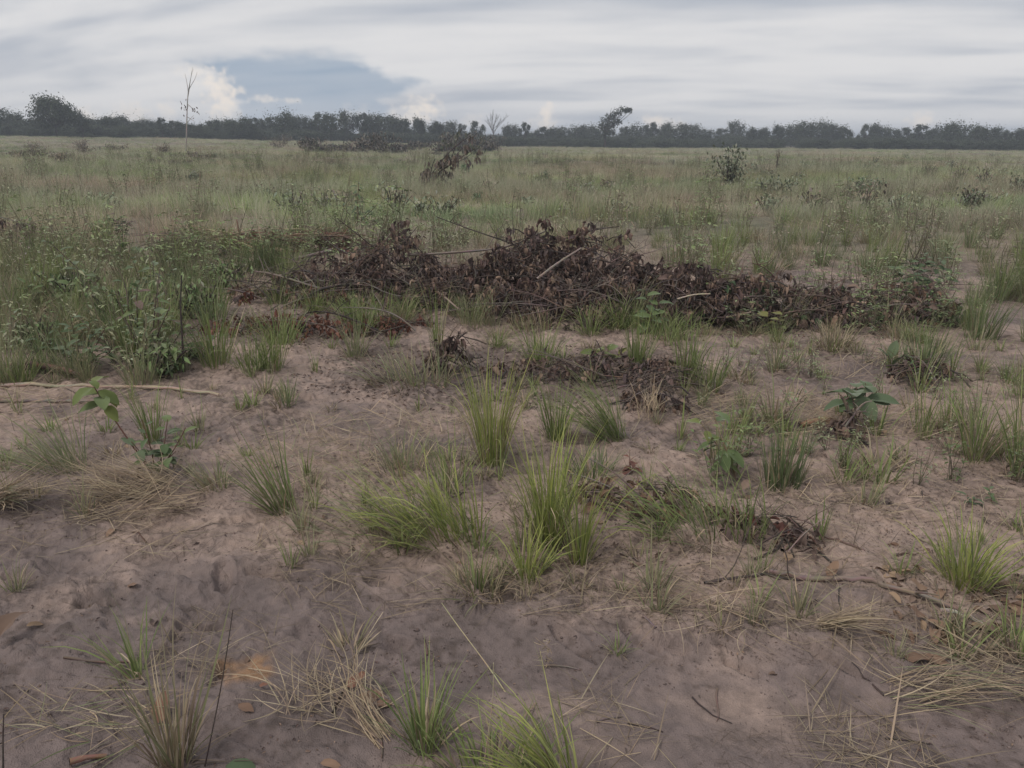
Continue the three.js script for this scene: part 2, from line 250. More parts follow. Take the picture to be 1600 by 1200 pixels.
// ------------------------------------------------------------------ leaf shapes: unit length along +y, face towards +z
function leafGeo({ w = 0.4, fold = 0.2, bend = 0.3, twist = 0, wave = 0, peak = 0.45, nl = 6, nw = 4, curl = 0, seed = 1 }) {
  const r = rng(seed), pos = [], idx = [], ph = r() * 6;
  for (let j = 0; j <= nl; j++) { const t = j / nl; const prof = Math.pow(Math.sin(Math.PI * Math.pow(t, Math.log(0.5) / Math.log(peak))), 0.75) * w * 0.5 + (j === 0 ? 0.008 : 0.002);
    for (let i = 0; i <= nw; i++) { const u = i / nw * 2 - 1; let x = u * prof * (1 + 0.08 * (r() - 0.5)), z = fold * Math.abs(x) + wave * Math.sin(t * 11 + ph + u * 1.5) * Math.abs(u) * 0.5; 
      if (curl) { const a = u * curl, rr = prof / Math.max(0.05, curl); x = Math.sin(a) * rr; z += (1 - Math.cos(a)) * rr; }
      const tw = twist * t, X = x * Math.cos(tw) - z * Math.sin(tw), Z = x * Math.sin(tw) + z * Math.cos(tw), b = bend * t, rad = bend ? 1 / bend : 0;
      pos.push(X, bend ? Math.sin(b) * rad - Z * Math.sin(b) * -1 * 0 + 0 : t, (bend ? -(1 - Math.cos(b)) * rad : 0) + Z * Math.cos(b * 0.5)); } }
  for (let j = 0; j < nl; j++) for (let i = 0; i < nw; i++) { const a = j * (nw + 1) + i, b = a + nw + 1; idx.push(a, a + 1, b, a + 1, b + 1, b); }
  const g = new THREE.BufferGeometry(); g.setAttribute('position', new THREE.Float32BufferAttribute(pos, 3)); g.setIndex(idx); g.computeVertexNormals(); return g;
}
const G = {
  dry: [leafGeo({ w: 0.46, curl: 1.5, bend: 1.1, twist: 0.5, wave: 0.07, seed: 2 }), leafGeo({ w: 0.52, curl: 1.0, bend: 0.8, twist: -0.9, wave: 0.10, seed: 3 }), leafGeo({ w: 0.40, curl: 2.1, bend: 0.5, twist: 0.9, wave: 0.05, seed: 4 }), leafGeo({ w: 0.55, fold: 0.8, bend: 1.5, twist: 0.3, wave: 0.12, seed: 5 })],
  flat: [leafGeo({ w: 0.5, fold: 0.22, bend: 0.5, wave: 0.07, seed: 6 }), leafGeo({ w: 0.6, fold: 0.1, bend: -0.5, twist: 0.3, wave: 0.10, seed: 7 }), leafGeo({ w: 0.42, curl: 0.8, bend: 0.6, twist: -0.3, wave: 0.05, seed: 8 })],
  broad: [leafGeo({ w: 0.52, fold: 0.28, bend: 0.55, wave: 0.03, seed: 9 }), leafGeo({ w: 0.58, fold: 0.2, bend: 0.8, twist: 0.2, wave: 0.04, seed: 10 }), leafGeo({ w: 0.46, fold: 0.35, bend: 0.35, twist: -0.2, wave: 0.03, seed: 12 })],
  lance: [leafGeo({ w: 0.27, fold: 0.35, bend: 0.6, wave: 0.02, seed: 13 }), leafGeo({ w: 0.23, fold: 0.3, bend: 1.0, twist: 0.3, wave: 0.02, seed: 14 })],
};
const pick = (a, r) => a[(r() * a.length) | 0];
function orient(d, n) { const y = d.clone().normalize(), x = y.clone().cross(n).normalize(); if (x.lengthSq() < 1e-6) x.set(1, 0, 0); const z = x.clone().cross(y); return new THREE.Quaternion().setFromRotationMatrix(new THREE.Matrix4().makeBasis(x, y, z)); }
function leaf(parent, geo, mat, p, d, n, s, name = 'leaf') { const m = part(name, geo, mat, parent); m.position.copy(p); m.quaternion.copy(orient(d, n)); m.scale.set(s, s, s); return m; }
const leafM = (p, d, n, s) => new THREE.Matrix4().compose(p, orient(d, n), V(s, s, s));

// ------------------------------------------------------------------ grass
const GREENS = { bright: [[0.275, 0.315, 0.085], [0.37, 0.385, 0.14], [0.19, 0.235, 0.066], [0.30, 0.33, 0.10]], mid: [[0.19, 0.24, 0.08], [0.255, 0.295, 0.12], [0.14, 0.19, 0.065], [0.21, 0.25, 0.095]], deep: [[0.105, 0.15, 0.06], [0.14, 0.18, 0.08], [0.19, 0.22, 0.11]], pale: [[0.24, 0.255, 0.14], [0.20, 0.225, 0.115], [0.29, 0.275, 0.17]], dryish: [[0.27, 0.235, 0.15], [0.20, 0.20, 0.105], [0.32, 0.265, 0.18]] };
const STRAW = [[0.36, 0.285, 0.195], [0.41, 0.335, 0.235], [0.27, 0.21, 0.15], [0.31, 0.24, 0.17], [0.22, 0.17, 0.13]];
const jit = (c, r, a = 0.12) => { const k = 1 + (r() * 2 - 1) * a; return [c[0] * k * (1 + (r() - .5) * 0.1), c[1] * k, c[2] * k * (1 + (r() - .5) * 0.1)]; };
function tuftBufs({ n = 80, h = 0.4, r = 0.04, spread = 0.45, bend = 0.9, bias = 0, biasAz = Math.PI, w = 0.0050, tone = 'bright', dry = 0.12, seed = 1, segs = 5, fan = 0, stalks = 0 }) {
  const q = rng(seed * 7919 + 3), g = new Buf(), s = new Buf();
  n = Math.round(n * 0.85); spread *= 1.3;
  for (let k = 0; k < n; k++) {
    const a = q() * Math.PI * 2, rad = Math.sqrt(q()) * r, o = V(Math.cos(a) * rad * (1 + fan), -0.012, Math.sin(a) * rad), isDry = q() < dry;
    const a2 = a + (q() - 0.5) * 1.6, L = spread * (0.15 + 0.95 * q()) * (0.4 + 0.6 * rad / r);
    const tx = Math.cos(a2) * L + Math.cos(biasAz) * bias * (0.5 + q()), tz = Math.sin(a2) * L + Math.sin(biasAz) * bias * (0.5 + q());
    const len = h * (0.35 + 0.62 * q() + 0.22 * Math.pow(q(), 4)) * (isDry ? 0.8 : 1);
    (isDry ? s : g).blade(o, Math.atan2(tz, tx), Math.hypot(tx, tz), (q() < 0.12 ? 2.4 : bend) * (0.3 + 1.6 * q() * q()) * (isDry ? 1.5 : 1), len * 1.08, w * (0.65 + 0.6 * q()), jit(pick(isDry ? STRAW : GREENS[tone], q), q, 0.22), segs, (q() - 0.5) * 1.6, (q() - 0.5) * 0.8, (q() - 0.5) * 1.1);
  }
  for (let k = 0; k < stalks; k++) {
    const a = q() * 6.28; s.blade(V(Math.cos(a) * r * .5, -0.012, Math.sin(a) * r * .5), biasAz + (q() - .5) * 2.2, 0.12 + 0.3 * q() + bias * 0.5, 0.5 + 0.4 * q(), h * (1.05 + 0.3 * q()), 0.0022, jit(pick(GREENS.pale, q), q), 6, 0, q());
  }
  for (let k = 0; k < 8 + n * 0.16; k++) { const a = q() * 6.28, u = 0.35 + 0.5 * q(); s.blade(V(Math.cos(a) * r * 1.1, 0.002, Math.sin(a) * r * 1.1), a + (q() - .5) * 1.5, 0.9 + 0.6 * q(), 0.7 * q(), h * (0.2 + 0.3 * q()), w * 0.8, jit(pick(STRAW, q), q).map(v => v * u), 4); }
  return [g, s];
}
function tuft(label, bx, by, ty, o, group) {
  const p = gp(bx, by), top = atZ(bx, ty, p.z); o.h ??= Math.max(0.06, (top.y - p.y) * 1.3); o.seed ??= Math.round(bx * 3 + by);
  const t = thing('grass_tuft', label, 'grass tuft', p, group), [g, s] = tuftBufs(o);
  part('blades', g.geo(), M.grass, t); if (s.size) part('dry_blades', s.geo(), M.straw, t).userData.kind = 'stuff'; return t;
}
const PI = Math.PI;
// the tufts that stand out, with the pixel of the base and the height of the tips
tuft('tall dense bright green grass tuft, the tallest of the trio on bare sand', 856, 856, 700, { n: 210, r: 0.055, spread: 0.32, bend: 0.9, tone: 'bright', stalks: 14, dry: 0.1 });
tuft('narrow bright green grass tuft forming a V beside the tallest tuft', 904, 880, 752, { n: 95, r: 0.032, spread: 0.36, bend: 0.7, tone: 'bright', stalks: 8 });
tuft('short arching green grass tuft in front of the tallest tuft', 822, 905, 822, { n: 90, r: 0.04, spread: 0.6, bend: 1.5, tone: 'bright', dry: 0.08 });
tuft('broad green grass tuft combed over sideways with long drooping blades', 685, 846, 735, { n: 330, r: 0.10, fan: 0.8, spread: 0.42, bend: 1.25, bias: 0.48, biasAz: PI * 0.96, h: 0.40, tone: 'bright', dry: 0.10, stalks: 12 });
tuft('low yellowish grass spreading on sand beside the combed over tuft', 590, 838, 765, { n: 150, r: 0.12, fan: 0.8, spread: 0.5, bend: 1.5, bias: 0.55, biasAz: PI * 0.9, h: 0.30, tone: 'pale', dry: 0.25, stalks: 8 });
tuft('upright bright green grass tuft splitting into two tall sheaves', 768, 726, 585, { n: 190, r: 0.06, spread: 0.30, bend: 0.55, tone: 'bright', stalks: 16, dry: 0.2 });
tuft('slim green grass tuft between the two sheaf tuft and the leaning one', 868, 690, 605, { n: 110, r: 0.05, spread: 0.45, bend: 0.9, tone: 'mid', dry: 0.1, stalks: 8 });
tuft('thick deep green grass tuft leaning hard over against dark litter', 962, 690, 600, { n: 230, r: 0.07, spread: 0.3, bend: 0.95, bias: 0.55, biasAz: PI * 1.02, h: 0.46, tone: 'mid', dry: 0.05 });
tuft('stiff cropped grass tuft with pale blunt tips like a brush', 1218, 762, 682, { n: 170, r: 0.085, spread: 0.30, bend: 0.12, tone: 'deep', dry: 0.16, w: 0.0055, stalks: 8 });
tuft('upright green tuft leaning over beside bare damp sand alone', 446, 798, 690, { n: 110, r: 0.05, spread: 0.35, bend: 0.5, bias: 0.36, tone: 'mid', dry: 0.16, stalks: 8 });
tuft('dense small bright tuft in front of the reddish leaf litter', 424, 580, 512, { n: 120, r: 0.07, spread: 0.35, bend: 0.5, tone: 'mid', dry: 0.06 });
tuft('sparse stiff sprout of grass alone on wet sand', 450, 640, 588, { n: 22, r: 0.04, spread: 0.35, bend: 0.4, tone: 'deep', dry: 0.1 });
tuft('rounded green tuft drooping at the foot of the withered heap', 845, 572, 505, { n: 170, r: 0.09, spread: 0.6, bend: 1.2, tone: 'mid', dry: 0.1, stalks: 10 });
tuft('slim upright tuft below the green sapling in the heap', 996, 586, 490, { n: 90, r: 0.05, spread: 0.28, bend: 0.7, tone: 'mid', dry: 0.1, stalks: 6 });
tuft('green tuft with a twin, on pale sand below the heap', 1074, 602, 508, { n: 120, r: 0.07, spread: 0.3, bend: 0.8, tone: 'mid', dry: 0.12, stalks: 8 }, 'twin tufts on pale sand');
tuft('green tuft with a twin, on pale sand below the heap', 1108, 612, 548, { n: 100, r: 0.06, spread: 0.4, bend: 0.9, tone: 'mid', dry: 0.14, stalks: 4 }, 'twin tufts on pale sand');
tuft('large tangled grass tuft at the edge of bare sand', 1522, 722, 600, { n: 110, r: 0.06, spread: 0.5, bend: 1.0, tone: 'mid', dry: 0.2, stalks: 16 });
tuft('ragged tuft standing next to the large tangled one', 1590, 742, 612, { n: 80, r: 0.05, spread: 0.5, bend: 0.8, tone: 'mid', dry: 0.2, stalks: 10 });
tuft('bright green tuft fanning widely over dead brown leaves', 1505, 918, 822, { n: 170, r: 0.07, spread: 0.65, bend: 1.0, tone: 'bright', dry: 0.1, stalks: 14 });
tuft('wide low tuft arching over the fallen twigs and litter', 1100, 842, 775, { n: 230, r: 0.11, fan: 1.2, spread: 0.55, bend: 1.4, bias: 0.45, biasAz: PI * 1.05, h: 0.34, tone: 'mid', dry: 0.12, stalks: 6 });
tuft('short tuft with splayed blades beside the reddish litter', 556, 560, 498, { n: 80, r: 0.06, spread: 0.55, bend: 0.7, tone: 'pale', dry: 0.15, stalks: 6 });
tuft('pale thin tuft on open sand under the green end of the heap', 1210, 580, 520, { n: 60, r: 0.05, spread: 0.6, bend: 1.2, tone: 'pale', dry: 0.25, stalks: 5 });
tuft('green grass sheaf growing up through the leafy sapling', 240, 690, 606, { n: 80, r: 0.04, spread: 0.3, bend: 0.5, tone: 'mid', dry: 0.1, stalks: 6 });
tuft('flattened yellow green tuft lying beside the sapling', 104, 738, 655, { n: 150, r: 0.06, fan: 0.6, spread: 0.5, bend: 0.9, bias: 0.65, biasAz: PI * 1.05, h: 0.40, tone: 'pale', dry: 0.12 });
tuft('short pale tuft behind the fan of dry straw', 335, 768, 712, { n: 100, r: 0.06, spread: 0.6, bend: 1.0, bias: 0.25, tone: 'pale', dry: 0.35 });
tuft('half dry tuft growing over a large brown leaf', 272, 1188, 1035, { n: 105, r: 0.035, spread: 0.42, bend: 0.5, tone: 'dryish', dry: 0.5, stalks: 4 });
tuft('small leaning tuft near the curled dead leaf', 214, 1052, 968, { n: 40, r: 0.02, spread: 0.6, bend: 0.9, bias: 0.3, tone: 'mid', dry: 0.25 });
tuft('stubby green tuft beside the tangled straw', 664, 1160, 1072, { n: 110, r: 0.035, spread: 0.55, bend: 0.6, tone: 'mid', dry: 0.2 });
tuft('large green tuft swept over the track with long blades', 886, 1240, 1058, { n: 190, r: 0.04, spread: 0.22, bend: 0.7, bias: 0.46, h: 0.36, tone: 'bright', dry: 0.12, stalks: 8 });
tuft('low flat tuft spreading at the foot of the swept one', 770, 1204, 1150, { n: 120, r: 0.06, fan: 0.7, spread: 1.0, bend: 0.7, tone: 'mid', dry: 0.2, h: 0.2 });
tuft('single narrow sprout beside the fallen stick', 1280, 842, 786, { n: 14, r: 0.015, spread: 0.25, bend: 0.3, tone: 'mid', dry: 0.1, w: 0.008 });
tuft('wispy little tuft below the stiff cropped one', 1352, 792, 738, { n: 46, r: 0.04, spread: 0.6, bend: 0.9, tone: 'pale', dry: 0.3 });
tuft('yellow green tuft among dead leaves beside flattened straw', 1592, 1022, 958, { n: 90, r: 0.05, spread: 0.6, bend: 0.8, tone: 'mid', dry: 0.3 });
tuft('broad dark tuft on the sand gap past the green brush', 1532, 532, 462, { n: 160, r: 0.12, spread: 0.4, bend: 0.7, tone: 'deep', dry: 0.12, stalks: 6 });
tuft('sparse tall stems on sand near the big leaved sapling', 1440, 680, 600, { n: 34, r: 0.05, spread: 0.4, bend: 0.6, tone: 'mid', dry: 0.2, stalks: 6 });
tuft('thin stems rising beside the yellow green sapling', 1130, 724, 640, { n: 40, r: 0.05, spread: 0.25, bend: 0.4, tone: 'mid', dry: 0.3, stalks: 6 });
tuft('low half dry tuft arching over the edge of the track', 745, 930, 876, { n: 110, r: 0.06, fan: 0.4, spread: 0.9, bend: 1.0, tone: 'dryish', dry: 0.4, h: 0.18 });
tuft('spreading pale tuft in front of the dark leaf litter', 640, 604, 545, { n: 200, r: 0.16, fan: 0.6, spread: 0.6, bend: 1.1, bias: 0.25, tone: 'pale', dry: 0.2, h: 0.34 });
tuft('tall thin tuft against the foot of the heap', 684, 545, 455, { n: 46, r: 0.05, spread: 0.3, bend: 0.5, tone: 'mid', dry: 0.15, stalks: 6 });
tuft('low dark grass mat behind the bright trio', 930, 748, 690, { n: 110, r: 0.09, spread: 0.7, bend: 1.0, tone: 'deep', dry: 0.25, stalks: 4 });
tuft('thin grass scatter above the combed over tuft', 705, 762, 690, { n: 70, r: 0.07, spread: 0.55, bend: 0.8, tone: 'mid', dry: 0.25, stalks: 4 });
tuft('fine low grass on sand above the combed over tuft', 630, 742, 675, { n: 60, r: 0.10, spread: 0.55, bend: 0.9, tone: 'pale', dry: 0.25, stalks: 4 });
tuft('tall grass clump at the edge of the leafy shrub', 338, 572, 470, { n: 130, r: 0.09, spread: 0.45, bend: 0.9, tone: 'mid', dry: 0.15, stalks: 12 });
tuft('grass clump against the cut log end', 500, 488, 440, { n: 130, r: 0.14, spread: 0.6, bend: 1.0, tone: 'mid', dry: 0.15, stalks: 6 });
tuft('drooping green grass mat under the log by the heap', 590, 508, 455, { n: 200, r: 0.18, fan: 0.8, spread: 0.6, bend: 1.2, tone: 'mid', dry: 0.12, stalks: 6 });
tuft('grass clump drooping over the right foot of the withered heap'.replace(' right', ''), 1030, 532, 478, { n: 130, r: 0.12, spread: 0.6, bend: 1.2, tone: 'mid', dry: 0.15, stalks: 6 });
tuft('pale bent grass at the sandy edge of the heap tail', 1300, 548, 500, { n: 120, r: 0.12, spread: 0.7, bend: 1.2, tone: 'dryish', dry: 0.3, stalks: 6 });
tuft('grass tuft between the heap tail and the tall single leaf', 1440, 590, 505, { n: 160, r: 0.12, spread: 0.5, bend: 0.9, tone: 'deep', dry: 0.15, stalks: 8 });
tuft('bright grass patch on sand behind the withered heap', 1060, 415, 360, { n: 170, r: 0.24, spread: 0.4, bend: 0.9, tone: 'pale', dry: 0.1, stalks: 20 });
tuft('dark tuft alone on sand behind the heap', 1142, 392, 366, { n: 80, r: 0.1, spread: 0.35, bend: 0.5, tone: 'deep', dry: 0.05 });
tuft('dark tuft beside the reddish fallen trunk', 422, 384, 366, { n: 90, r: 0.1, spread: 0.35, bend: 0.5, tone: 'deep', dry: 0.05 });

// cloned tufts: small sprouts on the sand, larger tufts in the field
const protoSpecs = { small: [{ n: 26, h: 0.14, r: 0.025, spread: 0.7, bend: 0.8, tone: 'mid' }, { n: 34, h: 0.18, r: 0.03, spread: 0.55, bend: 0.9, tone: 'pale', dry: 0.3 }, { n: 18, h: 0.22, r: 0.02, spread: 0.4, bend: 0.6, tone: 'mid', stalks: 2 }, { n: 30, h: 0.13, r: 0.035, spread: 0.9, bend: 0.7, tone: 'dryish', dry: 0.5 }],
  foot: [{ n: 100, h: 0.34, r: 0.07, spread: 0.7, bend: 1.5, tone: 'mid', stalks: 6 }, { n: 60, h: 0.36, r: 0.07, spread: 0.6, bend: 1.1, tone: 'pale', stalks: 8, w: 0.004 }, { n: 110, h: 0.22, r: 0.11, spread: 0.95, bend: 0.9, tone: 'dryish', dry: 0.4 }],
  field: [{ n: 120, h: 0.42, r: 0.10, spread: 0.5, bend: 0.9, tone: 'pale', stalks: 14 }, { n: 120, h: 0.36, r: 0.09, spread: 0.6, bend: 1.0, tone: 'mid', stalks: 8 }, { n: 110, h: 0.5, r: 0.08, spread: 0.4, bend: 0.8, tone: 'mid', stalks: 10 }, { n: 130, h: 0.34, r: 0.13, spread: 0.75, bend: 1.0, tone: 'dryish', dry: 0.3, stalks: 14 }, { n: 120, h: 0.44, r: 0.11, spread: 0.4, bend: 0.7, tone: 'deep', stalks: 6 }] };
function spreadTufts(kind, spots, name, labels, group) {
  const q = rng(kind.length * 31), protos = protoSpecs[kind].map((o, i) => tuftBufs({ ...o, seed: 400 + i + kind.length * 50 }).map(b => b.geo()));
  for (const [x, z, s] of spots) { const k = (q() * protos.length) | 0, t = thing(name, labels[k], 'grass tuft', V(x, heightAt(x, z), z), `${group}, ${kind === 'small' ? ['splayed', 'pale', 'upright', 'half dry'][k] : kind === 'foot' ? ['arching', 'wispy', 'flat'][k] : ['pale', 'short', 'tall', 'half dry', 'deep green'][k]}`), [g, d] = protos[k]; part('blades', g, M.grass, t); part('dry_blades', d, M.straw, t).userData.kind = 'stuff'; t.rotation.y = q() * 6.28; t.scale.setScalar(s); }
}
const bare = (x, z) => fbm(x * 0.33 + 40, z * 0.33 + 2, 3);
{ const q = rng(91), a = [], b = [];
  while (a.length < 190) { const py = 545 + 640 * Math.pow(q(), 1.3), px = q() * 1640 - 20, p = gp(px, py); if (trackDist(p.x, p.z) > -0.1 && q() < 0.95) continue; a.push([p.x, p.z, 0.5 + 0.7 * q()]); }
  while (b.length < 58) { const py = 395 + 215 * q(), px = -30 + 430 * q() * (0.5 + 0.5 * q()), p = gp(px, py); b.push([p.x, p.z, 0.55 + 0.5 * q()]); }
  while (b.length < 250) { const py = 372 + 175 * q(), px = q() * 1660 - 30; if (px > 470 && px < 1120 && py > 405) continue; if (px > 1110 && px < 1480 && py > 440) continue; if (px > 330 && py > 530 && q() < 0.8) continue; const p = gp(px, py); if (bare(p.x, p.z) > 0.15 && q() < 0.6) continue; b.push([p.x, p.z, 0.65 + 0.55 * q()]); }
  for (let k = 0; k < 46; k++) { const p = gp(1080 + 540 * q(), 545 + 215 * q()); a.push([p.x, p.z, 0.9 + 0.9 * q()]); }
  const c = []; while (c.length < 46) { const px = 470 + 1010 * q(), py = (px < 760 ? 492 : 512) + 50 * q() * q(), p = gp(px, py); c.push([p.x, p.z, 0.6 + 0.6 * q()]); }
  spreadTufts('foot', c, 'heap_grass_tuft', ['arching green grass tuft drooping at the foot of the withered heaps', 'pale wispy grass tuft at the foot of the withered heaps', 'low flat half dry grass at the foot of the withered heaps'], 'grass at the foot of the withered heaps');
  spreadTufts('small', a, 'grass_sprout', ['tiny splayed green grass sprout on open sand', 'tiny pale grass sprout with bent straws on open sand', 'thin upright green grass sprout on open sand', 'tiny half dry flat grass sprout on open sand'], 'small grass sprouts scattered over the sand');
  spreadTufts('field', b, 'field_grass_tuft', ['pale feathery grass tuft in the grass around the heaps', 'short green arching grass tuft in the grass around the heaps', 'tall narrow green grass tuft in the grass around the heaps', 'wide half dry grass tuft in the grass around the heaps', 'dense deep green grass tuft in the grass around the heaps'], 'grass tufts around the withered heaps');
}
// the rest of the field grass, beyond counting
{ const q = rng(1234), lists = [[], [], [], [], []], m = (px, py) => null;
  const variants = [0, 1, 2, 3, 4].map(i => { const o = [{ tone: 'pale', n: 60, h: 0.42, r: 0.16, spread: 0.55, bend: 0.9, stalks: 12, w: 0.006 }, { tone: 'mid', n: 60, h: 0.40, r: 0.14, spread: 0.5, bend: 0.9, stalks: 8, w: 0.006 }, { tone: 'pale', n: 60, h: 0.5, r: 0.2, spread: 0.6, bend: 1.1, stalks: 20, dry: 0.2, w: 0.005 }, { tone: 'dryish', n: 60, h: 0.36, r: 0.2, spread: 0.7, bend: 1.0, stalks: 14, dry: 0.35, w: 0.006 }, { tone: 'deep', n: 60, h: 0.42, r: 0.16, spread: 0.45, bend: 0.8, stalks: 6, w: 0.007 }][i]; return mergeGeometries(tuftBufs({ ...o, seed: 900 + i, segs: 4 }).map(b => b.geo())); });
  const put = (x, z, s) => { const d = Math.hypot(x, z), n = fbm(x * 0.11 + 9, z * 0.16 + 5, 3) + 0.25 * (q() - 0.5), k = n > 0.30 ? 4 : n > 0.12 ? 1 : n < -0.2 ? 3 : q() < 0.5 ? 0 : 2; const t = 1.2 + 0.5 * q() + 0.6 * fbm(x * 0.06, z * 0.09 + 77, 2); lists[k].push([mat4(x, (d > 16 ? lowAt(x, z) : heightAt(x, z)) - 0.01, z, (q() - .5) * .16, q() * 6.28, (q() - .5) * .16, s, Math.min(s * 1.1, lerp(1.15, 0.75, sst(20, 70, d))) * (0.5 + 0.6 * q()) * (0.95 + 1.1 * fbm(x * 0.25 + 8, z * 0.3 + 90, 3))), mix3([t * 1.0, t * 1.0, t * 1.2], [t * 1.06, t * 0.93, t * 1.12], sst(-0.1, 0.35, fbm(x * 0.09 + 31, z * 0.14 + 8, 3)))]); };
  const band = (d0, d1, per, s0, s1, clear) => { const area = 0.5 * (d1 * d1 - d0 * d0) * 1.45; for (let i = 0; i < area * per; i++) { const d = Math.sqrt(lerp(d0 * d0, d1 * d1, q())), a = (q() - 0.5) * 1.45, x = Math.sin(a) * d, z = -Math.cos(a) * d; 
    if (d < 26 && bare(x, z) > clear - 0.12 + 0.2 * q()) continue; if (d < 17 && x > 1.2 && x < 8 && q() < 0.72 * sst(17, 12, d)) continue; if (d > 13 && fbm(x * 0.22 + 3, z * 0.34 + 60, 3) > 0.15 + 0.12 * q() && q() < 0.85) continue; if (d < 10 && x > -1.9 && x < 3.9 && d < 8.3) continue; if (d < 14 && x > -3.4 && x < -0.8 && z > -13 && z < -9.4 && q() < 0.7) continue; put(x, z, lerp(s0, s1, q())); } };
  band(8.2, 15, 10, 0.55, 1.05, 0.2); band(15, 26, 13, 0.75, 1.25, 0.3); band(26, 48, 8, 0.9, 1.4, 1); band(48, 90, 3.2, 1.1, 1.7, 1); band(90, 175, 1.2, 1.4, 2.2, 1);
  console.log('field grass', lists.map(l => l.length));
  ['pale', 'green', 'feathery', 'dry', 'dark'].forEach((w, k) => stuff('field_grass', variants[k], M.grass, lists[k], `${w} ${k === 4 ? 'green ' : ''}grass covering the open field out to the trees`, 'grass'));
}
// leafy weeds mixed into the field, beyond counting
{ const q = rng(4321), kinds = [[[[0.17, 0.215, 0.09], [0.21, 0.25, 0.12], [0.14, 0.19, 0.08]], 0.055], [[[0.23, 0.26, 0.145], [0.19, 0.22, 0.125], [0.27, 0.28, 0.17]], 0.045], [[[0.24, 0.20, 0.155], [0.19, 0.16, 0.13], [0.29, 0.24, 0.19]], 0.04]].map(([tone, size]) => { const u = new Buf(); for (let st = 0; st < 7; st++) { const a = q() * 6.28, e = V(Math.cos(a) * 0.22 * q(), 0.25 + 0.35 * q(), Math.sin(a) * 0.22 * q()), P = curve(V((q() - .5) * 0.06, -0.02, (q() - .5) * 0.06), e, 5, 0.12, q); u.tube(P, 0.004, 0.002, [0.19, 0.17, 0.115], 4, 0.1, q, false); for (let k = 0; k < 11; k++) { const b = P[1 + ((q() * 5) | 0)], al = q() * 6.28, o = V(Math.cos(al), 0.3 * (q() - .5), Math.sin(al)); u.leafFace(b.clone().addScaledVector(o, 0.01 + 0.04 * q()), o.clone().add(V(0, (q() - .4), 0)).normalize(), V(q() - .5, 1, q() - .5).normalize(), size * (0.6 + q()), size * 0.45, jit(pick(tone, q), q, 0.2)); } } return u.geo(); }), L = [[], [], []];
  const add = (x, z, s) => { const n = fbm(x * 0.2 + 77, z * 0.25 + 5, 3) + 0.3 * (q() - .5), k = n > 0.12 ? 0 : n > -0.2 ? 1 : 2, t = 0.8 + 0.5 * q(); L[k].push([mat4(x, lowAt(x, z) + (Math.hypot(x, z) < 16 ? fineH(x, z) : 0), z, 0, q() * 6.28, 0, s, s * (0.7 + 0.6 * q())), [t, t, t]]); };
  for (let i = 0; i < 4200; i++) { const d = Math.sqrt(lerp(81, 3600, Math.pow(q(), 1.5))), a = (q() - .5) * 1.4, x = Math.sin(a) * d, z = -Math.cos(a) * d; if (fbm(x * 0.35 + 11, z * 0.4 + 4, 3) < 0.04 + 0.25 * (q() - .5)) continue; add(x, z, (0.6 + 0.8 * q()) * lerp(1, 1.25, sst(15, 50, d))); }
  for (let i = 0; i < 46; i++) { const p = gp(-30 + 470 * q() * (0.4 + 0.6 * q()), 385 + 215 * q()); add(p.x, p.z, 0.5 + 0.7 * q()); }
  for (let i = 0; i < 44; i++) { const p = gp(1100 + 420 * q(), 440 + 90 * q()); add(p.x, p.z, 0.5 + 0.5 * q()); }
  for (let i = 0; i < 40; i++) { const p = gp(1080 + 540 * q(), 540 + 230 * q()); add(p.x, p.z, 0.25 + 0.3 * q()); }
  ['deep green', 'grey green', 'brown'].forEach((w, k) => stuff('field_weeds', kinds[k], M.crown, L[k], `${w} leafy weeds mixed through the field grass`, 'weeds')); }
